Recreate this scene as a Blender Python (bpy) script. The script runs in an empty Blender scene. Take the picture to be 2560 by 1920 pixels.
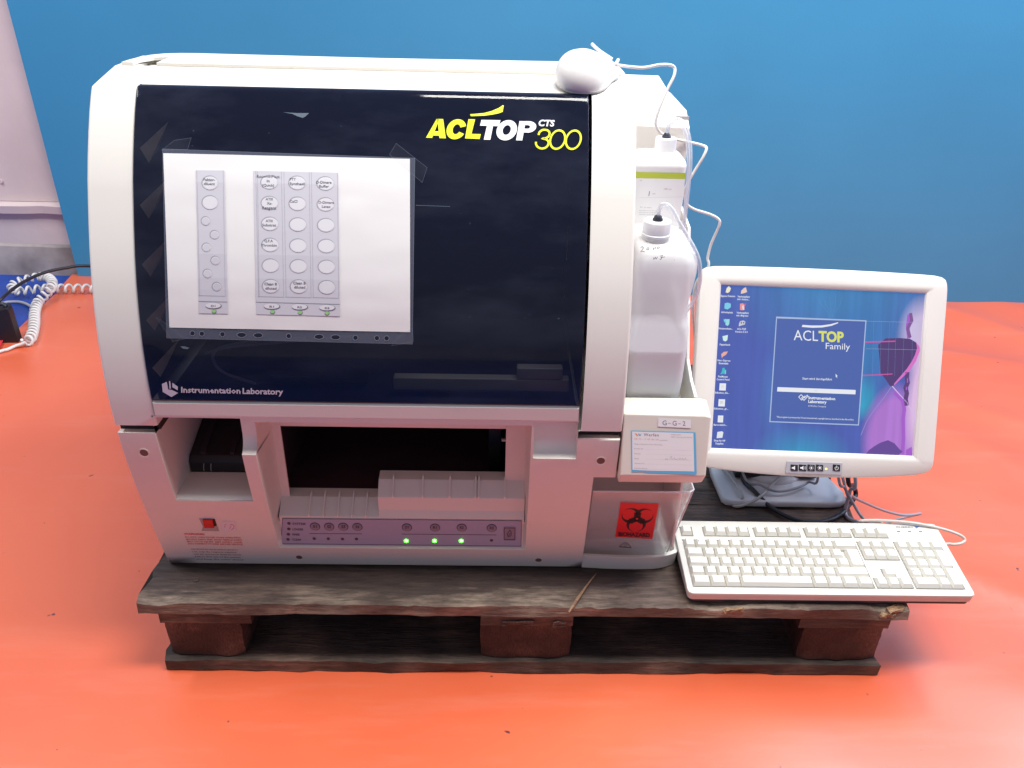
import bpy, bmesh, math, random
from mathutils import Vector, Matrix, noise
random.seed(7)
C = bpy.context.scene.collection
S = bpy.context.scene

# ------------------------------------------------------------------ camera
CAM = Vector((.5445, -.9083, 1.0553))
RX = Vector((0.99969, -0.01128, 0.02268)).normalized()
FW = Vector((0.02099, 0.86903, -0.49432)).normalized()
UP = RX.cross(FW).normalized()
RX = FW.cross(UP).normalized()
FPX = 2006.9
cam = bpy.data.cameras.new('camera')
cam.sensor_width = 36
cam.lens = FPX / 2560 * 36
cam.clip_start = .02
cam.clip_end = 60
camo = bpy.data.objects.new('camera', cam)
C.objects.link(camo)
m = Matrix((RX, UP, -FW)).transposed().to_4x4()
m.translation = CAM
camo.matrix_world = m
S.camera = camo

# ------------------------------------------------------------------ world, lamps, exposure
S.view_settings.view_transform = 'Standard'
S.view_settings.look = 'None'
S.view_settings.exposure = 0
S.view_settings.gamma = 1
w = bpy.data.worlds.new('World')
S.world = w
w.use_nodes = True
w.node_tree.nodes['Background'].inputs[0].default_value = (.66, .64, .76, 1)
w.node_tree.nodes['Background'].inputs[1].default_value = .37


def area(name, loc, target, sx, sy, power, col):
    l = bpy.data.lights.new(name, 'AREA')
    l.shape = 'RECTANGLE'
    l.size = sx
    l.size_y = sy
    l.energy = power
    l.color = col
    o = bpy.data.objects.new(name, l)
    C.objects.link(o)
    o.location = loc
    o.rotation_euler = (Vector(target) - Vector(loc)).to_track_quat('-Z', 'Y').to_euler()
    return o


area('ceiling_or_added_lamp', (1.0, -.13, 2.5), (1.0, -.13, 0), 1.4, .34, 56, (1.0, .97, .91))
area('ceiling_or_added_lamp', (1.9, .80, 2.6), (1.8, .85, 0), 1.7, .45, 50, (.90, .95, 1.0))
area('ceiling_or_added_lamp', (-1.35, .30, 2.5), (-1.2, .3, 0), 1.2, .22, 46, (.98, .98, 1.0))  # unseen lamp added to brighten the floor and wall at the left
area('glare_light', (3.5, 1.15, 2.1), (1.5, .1, 0), 1.7, 1.4, 72, (.74, .80, 1.0))  # unseen area light added for the pale glare on the right floor
S.cycles.max_bounces = 8
S.cycles.diffuse_bounces = 5
S.cycles.transparent_max_bounces = 16


# ------------------------------------------------------------------ rays from the photograph onto real surfaces
def ray(px, py):
    return FW * FPX + RX * (px - 1280) + UP * (960 - py)


def on_axis(px, py, ax, v):
    d = ray(px, py)
    return CAM + d * ((v - CAM[ax]) / d[ax])


def on_z(px, py, z): return on_axis(px, py, 2, z)
def on_y(px, py, y): return on_axis(px, py, 1, y)


def on_plane(px, py, o, n):
    d = ray(px, py)
    return CAM + d * ((o - CAM).dot(n) / d.dot(n))


# front profile of the analyzer: (z, y)
PR = [(.146, .0875), (.150, .086), (.20, .0725), (.265, .059), (.31, .0495), (.351, .043), (.39, .038), (.418, .036), (.444, .0355),
      (.48, .0355), (.514, .038), (.545, .0425), (.57, .047), (.61, .057), (.646, .068), (.68, .081), (.712, .095), (.74, .108), (.763, .119),
      (.79, .134), (.816, .150), (.838, .1645), (.852, .175), (.862, .183), (.866, .187), (.8725, .223), (.879, .260), (.880, .275)]


def prof(z):
    for (a, b), (c, d) in zip(PR, PR[1:]):
        if z <= c:
            return b + (d - b) * (z - a) / (c - a)
    return PR[-1][1]


def prof_n(z):
    a, b = max(z - .008, .147), min(z + .008, .8795)
    return Vector((0, -(b - a), prof(b) - prof(a))).normalized()


def on_skin(px, py, lift=0.0):
    d = ray(px, py).normalized()
    lo, hi = .5, 1.6
    f = lambda t: (CAM + d * t).y - (prof((CAM + d * t).z) if (CAM + d * t).z < .88 else 9)
    t = lo
    while t < hi and f(t) < 0:
        t += .01
    a, b = t - .01, t
    for _ in range(24):
        c = (a + b) / 2
        if f(c) < 0: a = c
        else: b = c
    p = CAM + d * b
    return p + prof_n(p.z) * lift


# ------------------------------------------------------------------ materials
def sock(node, names, val):
    for n in names:
        if n in node.inputs:
            node.inputs[n].default_value = val
            return


def M(name, col, rough=.5, metal=0, spec=None, var=0, vscale=8, bump=0, bscale=300, emit=None, coat=0, alpha=1, trans=0, col2=None):
    mt = bpy.data.materials.new(name)
    mt.use_nodes = True
    nt = mt.node_tree
    b = nt.nodes['Principled BSDF']
    b.inputs['Base Color'].default_value = (*col, 1)
    b.inputs['Roughness'].default_value = rough
    b.inputs['Metallic'].default_value = metal
    if spec is not None: sock(b, ['Specular IOR Level'], spec)
    if coat: sock(b, ['Coat Weight'], coat); sock(b, ['Coat Roughness'], .06)
    if trans: sock(b, ['Transmission Weight'], trans)
    b.inputs['Alpha'].default_value = alpha
    if emit:
        sock(b, ['Emission Color'], (*emit[0], 1))
        sock(b, ['Emission Strength'], emit[1])
    tc = nt.nodes.new('ShaderNodeTexCoord')
    if var:
        n = nt.nodes.new('ShaderNodeTexNoise')
        n.inputs['Scale'].default_value = vscale
        n.inputs['Detail'].default_value = 6
        nt.links.new(tc.outputs['Object'], n.inputs['Vector'])
        r = nt.nodes.new('ShaderNodeValToRGB')
        c2 = col2 or tuple(c * (1 - var) for c in col)
        r.color_ramp.elements[0].position = .35
        r.color_ramp.elements[1].position = .65
        r.color_ramp.elements[0].color = (*c2, 1)
        r.color_ramp.elements[1].color = (*col, 1)
        nt.links.new(n.outputs['Fac'], r.inputs['Fac'])
        nt.links.new(r.outputs['Color'], b.inputs['Base Color'])
    if bump:
        n = nt.nodes.new('ShaderNodeTexNoise')
        n.inputs['Scale'].default_value = bscale
        n.inputs['Detail'].default_value = 3
        nt.links.new(tc.outputs['Object'], n.inputs['Vector'])
        bp = nt.nodes.new('ShaderNodeBump')
        bp.inputs['Strength'].default_value = bump
        bp.inputs['Distance'].default_value = .001
        nt.links.new(n.outputs['Fac'], bp.inputs['Height'])
        nt.links.new(bp.outputs['Normal'], b.inputs['Normal'])
    return mt


def srgb(r, g, b):
    f = lambda c: (c / 255 / 12.92) if c <= 10 else ((c / 255 + .055) / 1.055) ** 2.4
    return (f(r), f(g), f(b))


def clear(name, col, fac, rough=.08, tint=(1, 1, 1)):
    """thin clear plastic: mostly passes light, some sheen and haze"""
    mt = bpy.data.materials.new(name)
    mt.use_nodes = True
    nt = mt.node_tree
    out = nt.nodes['Material Output']
    b = nt.nodes['Principled BSDF']
    b.inputs['Base Color'].default_value = (*col, 1)
    b.inputs['Roughness'].default_value = rough
    t = nt.nodes.new('ShaderNodeBsdfTransparent')
    t.inputs['Color'].default_value = (*tint, 1)
    mx = nt.nodes.new('ShaderNodeMixShader')
    mx.inputs[0].default_value = fac
    nt.links.new(t.outputs[0], mx.inputs[1])
    nt.links.new(b.outputs[0], mx.inputs[2])
    g = nt.nodes.new('ShaderNodeBsdfGlossy')
    g.inputs['Roughness'].default_value = rough
    lw = nt.nodes.new('ShaderNodeLayerWeight')
    pw = nt.nodes.new('ShaderNodeMath')
    pw.operation = 'POWER'
    pw.inputs[1].default_value = 4.0
    nt.links.new(lw.outputs['Facing'], pw.inputs[0])
    fr = nt.nodes.new('ShaderNodeMath')
    fr.operation = 'MULTIPLY_ADD'
    fr.inputs[1].default_value = .6
    fr.inputs[2].default_value = .035
    nt.links.new(pw.outputs[0], fr.inputs[0])
    m2 = nt.nodes.new('ShaderNodeMixShader')
    nt.links.new(fr.outputs[0], m2.inputs[0])
    nt.links.new(mx.outputs[0], m2.inputs[1])
    nt.links.new(g.outputs[0], m2.inputs[2])
    nt.links.new(m2.outputs[0], out.inputs['Surface'])
    return mt


PLASTIC = M('warm_white_plastic', (.78, .745, .68), .42, bump=.12, bscale=900, var=.035, vscale=5)
PLASTIC2 = M('warm_white_cover', (.79, .76, .70), .38, bump=.1, bscale=900)
CREAM = M('cream_plastic', (.76, .72, .63), .42, bump=.1, bscale=900, var=.03, vscale=9)
KEYW = M('key_plastic', (.68, .66, .60), .36)
KEYCASE = M('keyboard_case_plastic', (.66, .64, .59), .45, bump=.15, bscale=1200, var=.05, vscale=14)
MONW = M('monitor_plastic', (.72, .70, .66), .4, bump=.1, bscale=900)
GREYP = M('grey_blue_plastic', (.56, .57, .62), .5, bump=.1, bscale=700)
DARK = M('black_plastic', (.012, .012, .015), .5)
INSIDE = M('dark_interior', (.018, .014, .022), .6)
CHAMBER = M('chamber_brown', (.075, .042, .05), .35)
SEAM = M('dark_seam', (.03, .02, .02), .8)
BEIGE = M('beige_metal', (.34, .31, .25), .45)
BRONZE = M('bronze_reflection', (.95, .82, .52), .35)
RUBBER = M('dark_rubber', (.02, .022, .035), .45)
WCABLE = M('white_cable', (.72, .71, .69), .4)
GCABLE = M('grey_cable', (.34, .34, .40), .45)
BCABLE = M('black_cable', (.014, .014, .022), .45)
INNERGREY = M('grey_interior_plastic', (.40, .38, .37), .5)  # one even grey for clips, screws, seams and the switch frame
YELLOW = M('yellow_print', (.80, .86, .01), .5)
WHITEP = M('white_print', (.85, .85, .88), .5)
PAPER = M('paper_white', (.80, .785, .77), .6, bump=.5, bscale=14)
PRGREY = M('printed_light_grey', (.60, .59, .64), .6)
PRGREY2 = M('printed_mid_grey', (.36, .35, .40), .6)
PRDARK = M('printed_dark_grey', (.17, .16, .20), .6)
PRPALE = M('printed_pale_grey', (.72, .71, .74), .6)
PRGREEN = M('printed_green', (.30, .62, .22), .6)
PRWHITE = M('printed_white', (.86, .86, .86), .5)
RED = M('red_print', (.72, .02, .03), .4)
PINKRED = M('faded_red_print', (.62, .12, .10), .6)
BLACKPR = M('black_print', (.03, .012, .02), .5)
GREYPR = M('faded_grey_print', (.40, .39, .40), .6)
BLUEPR = M('light_blue_print', (.13, .50, .80), .5)
BLUEINK = M('blue_ink', (.03, .04, .16), .6)
LIME = M('lime_print', (.52, .60, .06), .5)
ORANGEPR = M('orange_print', (.85, .35, .15), .5)
PANEL = M('panel_film', (.36, .38, .52), .35)
PANELINK = M('panel_ink', (.07, .05, .09), .5)
BTN = M('panel_button', (.25, .23, .31), .35)
LEDG = M('green_led', (.05, .9, .05), .3, emit=((.08, 1.0, .04), 5))
LEDC = M('green_led_core', (.6, 1, .5), .3, emit=((.6, 1.0, .45), 7))
LEDOFF = M('unlit_led', (.08, .05, .07), .3)
SWRED = M('red_switch', (.55, .008, .015), .25)


def wood(name, c1, c2, dirt=(.03, .025, .03), gs=(1.2, 30, 30), shaded_worn=None):
    mt = bpy.data.materials.new(name)
    mt.use_nodes = True
    nt = mt.node_tree
    b = nt.nodes['Principled BSDF']
    b.inputs['Roughness'].default_value = .62
    tc = nt.nodes.new('ShaderNodeTexCoord')
    mp = nt.nodes.new('ShaderNodeMapping')
    mp.inputs['Scale'].default_value = gs
    n = nt.nodes.new('ShaderNodeTexNoise')
    n.inputs['Scale'].default_value = 2.0
    n.inputs['Detail'].default_value = 9
    n.inputs['Roughness'].default_value = .65
    nt.links.new(tc.outputs['Object'], mp.inputs['Vector'])
    nt.links.new(mp.outputs[0], n.inputs['Vector'])
    r = nt.nodes.new('ShaderNodeValToRGB')
    r.color_ramp.elements[0].position = .3
    r.color_ramp.elements[1].position = .72
    r.color_ramp.elements[0].color = (*c2, 1)
    r.color_ramp.elements[1].color = (*c1, 1)
    nt.links.new(n.outputs['Fac'], r.inputs['Fac'])
    n2 = nt.nodes.new('ShaderNodeTexNoise')
    n2.inputs['Scale'].default_value = 7
    n2.inputs['Detail'].default_value = 5
    nt.links.new(tc.outputs['Object'], n2.inputs['Vector'])
    r2 = nt.nodes.new('ShaderNodeValToRGB')
    r2.color_ramp.elements[0].position = .44
    r2.color_ramp.elements[1].position = .62
    r2.color_ramp.elements[0].color = (0, 0, 0, 1)
    r2.color_ramp.elements[1].color = (1, 1, 1, 1)
    nt.links.new(n2.outputs['Fac'], r2.inputs['Fac'])
    mx = nt.nodes.new('ShaderNodeMixRGB')
    mx.inputs[1].default_value = (*dirt, 1)
    nt.links.new(r2.outputs[0], mx.inputs[0])
    nt.links.new(r.outputs[0], mx.inputs[2])
    final = mx.outputs[0]
    if shaded_worn:
        # wear and painted light on front edge and right end, shade and grime behind
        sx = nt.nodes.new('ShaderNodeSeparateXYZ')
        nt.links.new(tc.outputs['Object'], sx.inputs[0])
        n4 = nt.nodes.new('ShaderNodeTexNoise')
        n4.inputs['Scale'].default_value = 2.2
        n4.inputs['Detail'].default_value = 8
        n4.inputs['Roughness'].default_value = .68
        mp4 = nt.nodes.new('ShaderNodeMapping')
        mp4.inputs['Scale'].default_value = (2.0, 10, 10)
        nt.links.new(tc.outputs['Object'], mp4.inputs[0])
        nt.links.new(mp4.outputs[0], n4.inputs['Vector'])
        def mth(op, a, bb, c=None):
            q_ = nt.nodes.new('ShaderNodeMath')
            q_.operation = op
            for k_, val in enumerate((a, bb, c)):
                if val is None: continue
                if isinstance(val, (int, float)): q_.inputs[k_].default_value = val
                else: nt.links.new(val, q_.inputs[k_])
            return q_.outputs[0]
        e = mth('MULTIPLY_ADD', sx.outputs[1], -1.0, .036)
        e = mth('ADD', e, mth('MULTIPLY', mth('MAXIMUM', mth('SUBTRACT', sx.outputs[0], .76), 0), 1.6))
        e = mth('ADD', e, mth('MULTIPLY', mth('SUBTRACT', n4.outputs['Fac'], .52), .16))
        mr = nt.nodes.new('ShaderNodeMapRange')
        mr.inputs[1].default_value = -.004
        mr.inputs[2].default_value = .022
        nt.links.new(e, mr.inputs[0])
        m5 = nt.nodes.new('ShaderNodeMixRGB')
        m5.inputs[1].default_value = (*shaded_worn, 1)
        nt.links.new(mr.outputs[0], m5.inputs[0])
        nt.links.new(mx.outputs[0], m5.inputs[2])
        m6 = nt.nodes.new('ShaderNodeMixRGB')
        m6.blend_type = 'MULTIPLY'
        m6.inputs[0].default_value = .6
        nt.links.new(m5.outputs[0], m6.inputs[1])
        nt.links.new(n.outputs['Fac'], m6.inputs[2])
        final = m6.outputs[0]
    # fine pits, fibres and grime
    mpf = nt.nodes.new('ShaderNodeMapping')
    mpf.inputs['Scale'].default_value = (gs[0] * 9, gs[1] * 2.2, gs[2] * 2.2)
    nt.links.new(tc.outputs['Object'], mpf.inputs[0])
    nf = nt.nodes.new('ShaderNodeTexNoise')
    nf.inputs['Scale'].default_value = 1.6
    nf.inputs['Detail'].default_value = 6
    nf.inputs['Roughness'].default_value = .75
    nt.links.new(mpf.outputs[0], nf.inputs['Vector'])
    rf = nt.nodes.new('ShaderNodeValToRGB')
    rf.color_ramp.elements[0].position = .36
    rf.color_ramp.elements[1].position = .62
    rf.color_ramp.elements[0].color = (.28, .24, .22, 1)
    rf.color_ramp.elements[1].color = (1.25, 1.2, 1.15, 1)
    nt.links.new(nf.outputs['Fac'], rf.inputs[0])
    mf = nt.nodes.new('ShaderNodeMixRGB')
    mf.blend_type = 'MULTIPLY'
    mf.inputs[0].default_value = .8
    nt.links.new(final, mf.inputs[1])
    nt.links.new(rf.outputs[0], mf.inputs[2])
    final = mf.outputs[0]
    nt.links.new(final, b.inputs['Base Color'])
    bp = nt.nodes.new('ShaderNodeBump')
    bp.inputs['Strength'].default_value = .9
    bp.inputs['Distance'].default_value = .004
    nt.links.new(nf.outputs['Fac'], bp.inputs['Height'])
    nt.links.new(bp.outputs[0], b.inputs['Normal'])
    return mt


WOOD = wood('weathered_board', (.56, .47, .38), (.25, .19, .15), (.17, .12, .10), gs=(1.4, 42, 42), shaded_worn=(.075, .05, .045))  # last tone paints the shade under the overhang along with grime
WOODD = wood('dark_board', (.26, .17, .13), (.09, .06, .05), (.05, .035, .03), gs=(1.4, 42, 42))
CHIP = wood('pressed_wood_block', (.24, .14, .11), (.09, .05, .045), (.05, .028, .025), (34, 34, 44))
RAWWOOD = wood('raw_splintered_wood', (.55, .38, .24), (.30, .18, .10), (.2, .1, .06), (4, 60, 60))


# ------------------------------------------------------------------ mesh helpers
def link(name, me, mat, parent=None, smooth=False, bevel=0, seg=2, angle=.6, sharp=None):
    if mat is not None and not isinstance(mat, (list, tuple)): mat = [mat]
    for mm in (mat or []): me.materials.append(mm)
    o = bpy.data.objects.new(name, me)
    C.objects.link(o)
    if parent is not None:
        o.parent = parent
        o.matrix_parent_inverse = Matrix.Translation(-Vector(parent.location)) if parent.type == 'EMPTY' else Matrix.Identity(4)
    if smooth:
        for p in me.polygons: p.use_smooth = True
        try: me.set_sharp_from_angle(angle=math.radians(sharp if sharp else 40))
        except Exception: pass
    if bevel:
        b = o.modifiers.new('bevel', 'BEVEL')
        b.width = bevel
        b.segments = seg
        b.limit_method = 'ANGLE'
        b.angle_limit = angle
        b.harden_normals = False
        for p in me.polygons: p.use_smooth = True
        try: me.set_sharp_from_angle(angle=math.radians(35))
        except Exception: pass
        # after the bevel the rounded edges shade smooth
        try:
            me.attributes.remove(me.attributes['sharp_edge'])
        except Exception: pass
        wn = o.modifiers.new('normals', 'WEIGHTED_NORMAL')
        wn.keep_sharp = True
        wn.weight = 95
    return o


def thing(name, label, cat, loc=(0, 0, 0), group=None):
    o = bpy.data.objects.new(name, None)
    C.objects.link(o)
    o.empty_display_size = .05
    o.location = loc
    o['label'] = label
    o['category'] = cat
    if group: o['group'] = group
    return o


def tag(o, label, cat, group=None):
    o['label'] = label
    o['category'] = cat
    if group: o['group'] = group
    return o


def mesh(name, vs, fs, mat, parent=None, **k):
    me = bpy.data.meshes.new(name)
    me.from_pydata([tuple(v) for v in vs], [], fs)
    me.update()
    return link(name, me, mat, parent, **k)


def from_bm(name, bm, mat, parent=None, weld=0, **k):
    if weld: bmesh.ops.remove_doubles(bm, verts=bm.verts, dist=weld)
    bmesh.ops.recalc_face_normals(bm, faces=bm.faces)
    me = bpy.data.meshes.new(name)
    bm.to_mesh(me)
    bm.free()
    return link(name, me, mat, parent, **k)


def bm_box(bm, x0, x1, y0, y1, z0, z1):
    v = [bm.verts.new(p) for p in ((x0, y0, z0), (x1, y0, z0), (x1, y1, z0), (x0, y1, z0), (x0, y0, z1), (x1, y0, z1), (x1, y1, z1), (x0, y1, z1))]
    for f in ((0, 3, 2, 1), (4, 5, 6, 7), (0, 1, 5, 4), (1, 2, 6, 5), (2, 3, 7, 6), (3, 0, 4, 7)):
        bm.faces.new([v[i] for i in f])
    return v


def box(name, x0, x1, y0, y1, z0, z1, mat, parent=None, bevel=0, **k):
    bm = bmesh.new()
    bm_box(bm, x0, x1, y0, y1, z0, z1)
    return from_bm(name, bm, mat, parent, bevel=bevel, **k)


def loft(name, rings, mat, parent=None, caps=(True, True), smooth=True, closed=True, **k):
    n = len(rings[0])
    vs = [p for r in rings for p in r]
    fs = []
    for i in range(len(rings) - 1):
        for j in range(n if closed else n - 1):
            a, b = i * n + j, i * n + (j + 1) % n
            fs.append((a, b, b + n, a + n))
    if caps[0]: fs.append(tuple(range(n - 1, -1, -1)))
    if caps[1]: fs.append(tuple(range((len(rings) - 1) * n, len(rings) * n)))
    return mesh(name, vs, fs, mat, parent, smooth=smooth, **k)


def rrect(cx, cy, w, d, r, z, n=5):
    r = min(r, w / 2 - 1e-5, d / 2 - 1e-5)
    out = []
    for qx, qy, a0 in ((1, -1, -90), (1, 1, 0), (-1, 1, 90), (-1, -1, 180)):
        for i in range(n + 1):
            a = math.radians(a0 + 90 * i / n)
            out.append(Vector((cx + qx * (w / 2 - r) + r * math.cos(a), cy + qy * (d / 2 - r) + r * math.sin(a), z)))
    return out


def circ(cx, cy, r, z, n=28):
    return [Vector((cx + r * math.cos(2 * math.pi * i / n), cy + r * math.sin(2 * math.pi * i / n), z)) for i in range(n)]


def spline(pts, sub=8):
    pts = [Vector(p) for p in pts]
    out = []
    P = [pts[0] * 2 - pts[1]] + pts + [pts[-1] * 2 - pts[-2]]
    for i in range(1, len(P) - 2):
        p0, p1, p2, p3 = P[i - 1:i + 3]
        for j in range(sub):
            t = j / sub
            out.append(.5 * ((2 * p1) + (p2 - p0) * t + (2 * p0 - 5 * p1 + 4 * p2 - p3) * t * t + (3 * p1 - p0 - 3 * p2 + p3) * t ** 3))
    out.append(pts[-1])
    return out


def tube(name, pts, r, mat, parent=None, sub=8, n=10, smooth_path=True, taper=None):
    path = spline(pts, sub) if smooth_path else [Vector(p) for p in pts]
    rings = []
    u = None
    for i, p in enumerate(path):
        t = (path[min(i + 1, len(path) - 1)] - path[max(i - 1, 0)]).normalized()
        if u is None:
            u = t.orthogonal().normalized()
        u = (u - t * u.dot(t)).normalized()
        v = t.cross(u)
        rr = r if taper is None else r * taper(i / (len(path) - 1))
        rings.append([p + (u * math.cos(2 * math.pi * k / n) + v * math.sin(2 * math.pi * k / n)) * rr for k in range(n)])
    return loft(name, rings, mat, parent, sharp=60)


_tc = {}


def text_raw(s, bold=0, shear=0, spacing=1):
    """letters as flat triangles, height of a capital = 1, width normalised later"""
    key = (s, bold, shear, spacing)
    if key in _tc: return _tc[key]
    cu = bpy.data.curves.new('t', 'FONT')
    cu.body = s
    cu.size = 1
    cu.shear = shear
    cu.offset = bold
    cu.space_character = spacing
    cu.resolution_u = 3 if len(s) < 12 else 1
    ob = bpy.data.objects.new('t', cu)
    C.objects.link(ob)
    dg = bpy.context.evaluated_depsgraph_get()
    me = bpy.data.meshes.new_from_object(ob.evaluated_get(dg))
    vs = [(v.co.x, v.co.y) for v in me.vertices]
    fs = [tuple(p.vertices) for p in me.polygons]
    bpy.data.objects.remove(ob)
    bpy.data.meshes.remove(me)
    bpy.data.curves.remove(cu)
    x0 = min(v[0] for v in vs)
    x1 = max(v[0] for v in vs)
    vs = [((x - x0) / (x1 - x0), y / .73) for x, y in vs]
    _tc[key] = (vs, fs)
    return vs, fs


class Print:
    """flat print laid on a surface; f(px, py, lift) gives the point on the real surface"""
    def __init__(self, f, step=.00015):
        self.f, self.v, self.fa, self.mi, self.ms, self.step = f, [], [], [], [], step

    def _m(self, mat):
        if mat not in self.ms: self.ms.append(mat)
        return self.ms.index(mat)

    def poly(self, pts, mat, layer=1):
        i = len(self.v)
        self.v += [self.f(x, y, self.step * layer) for x, y in pts]
        self.fa.append(tuple(range(i, i + len(pts))))
        self.mi.append(self._m(mat))

    def quad(self, a, b, c, d, mat, layer=1, nx=1, ny=1):
        """a TL, b TR, c BR, d BL, subdivided"""
        i = len(self.v)
        for j in range(ny + 1):
            v = j / ny
            for k in range(nx + 1):
                u = k / nx
                x = (a[0] * (1 - u) + b[0] * u) * (1 - v) + (d[0] * (1 - u) + c[0] * u) * v
                y = (a[1] * (1 - u) + b[1] * u) * (1 - v) + (d[1] * (1 - u) + c[1] * u) * v
                self.v.append(self.f(x, y, self.step * layer))
        for j in range(ny):
            for k in range(nx):
                q = i + j * (nx + 1) + k
                self.fa.append((q, q + nx + 1, q + nx + 2, q + 1))
                self.mi.append(self._m(mat))

    def ell(self, cx, cy, rx, ry, mat, layer=1, n=20, a0=0, a1=360):
        self.poly([(cx + rx * math.cos(math.radians(a0 + (a1 - a0) * i / n)), cy + ry * math.sin(math.radians(a0 + (a1 - a0) * i / n))) for i in range(n)], mat, layer)

    def line(self, pts, wd, mat, layer=1):
        # one continuous strip with shared corner points, so nothing overlaps
        P_ = [Vector((x, y)) for k, (x, y) in enumerate(pts) if k == 0 or (x, y) != pts[k - 1]]
        if len(P_) < 2: return
        closed = len(P_) > 3 and (P_[0] - P_[-1]).length < 1e-6
        n = len(P_)
        off = []
        for k in range(n):
            a = P_[k] - P_[k - 1] if k else (P_[0] - P_[-2] if closed else P_[1] - P_[0])
            b = P_[k + 1] - P_[k] if k < n - 1 else (P_[1] - P_[0] if closed else P_[-1] - P_[-2])
            na, nb = Vector((-a.y, a.x)).normalized(), Vector((-b.y, b.x)).normalized()
            m_ = na + nb
            if m_.length < .3: m_ = na
            m_.normalize()
            off.append(m_ * (wd / 2 / max(.5, m_.dot(na))))
        for k in range(n - 1):
            a, b, c, d = P_[k] + off[k], P_[k + 1] + off[k + 1], P_[k + 1] - off[k + 1], P_[k] - off[k]
            self.poly([tuple(a), tuple(b), tuple(c), tuple(d)], mat, layer)

    def ring(self, cx, cy, rx, ry, wd, mat, layer=1, n=20, a0=0, a1=360):
        P = [(cx + rx * math.cos(math.radians(a0 + (a1 - a0) * i / n)), cy + ry * math.sin(math.radians(a0 + (a1 - a0) * i / n))) for i in range(n + 1)]
        self.line(P, wd, mat, layer)

    def text(self, s, x0, y0, x1, y1, h, mat, layer=2, bold=0, shear=0, spacing=1, lean=0):
        """baseline from (x0,y0) to (x1,y1), capital height h, lean = sideways shift at the top of a capital"""
        vs, fs = text_raw(s, bold, shear, spacing)
        i = len(self.v)
        dx, dy = x1 - x0, y1 - y0
        L = math.hypot(dx, dy)
        ux, uy = -dy / L, dx / L
        for a, b in vs:
            self.v.append(self.f(x0 + dx * a - ux * b * h * 0 + lean * b, y0 + dy * a - b * h, self.step * layer))
        for f in fs:
            self.fa.append(tuple(i + k for k in f))
            self.mi.append(self._m(mat))

    def build(self, name, parent=None, label=None):
        me = bpy.data.meshes.new(name)
        me.from_pydata([tuple(v) for v in self.v], [], self.fa)
        for i, p in enumerate(me.polygons): p.material_index = self.mi[i]
        me.update()
        o = link(name, me, self.ms, parent)
        if label: o['label'] = label
        return o

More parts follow.
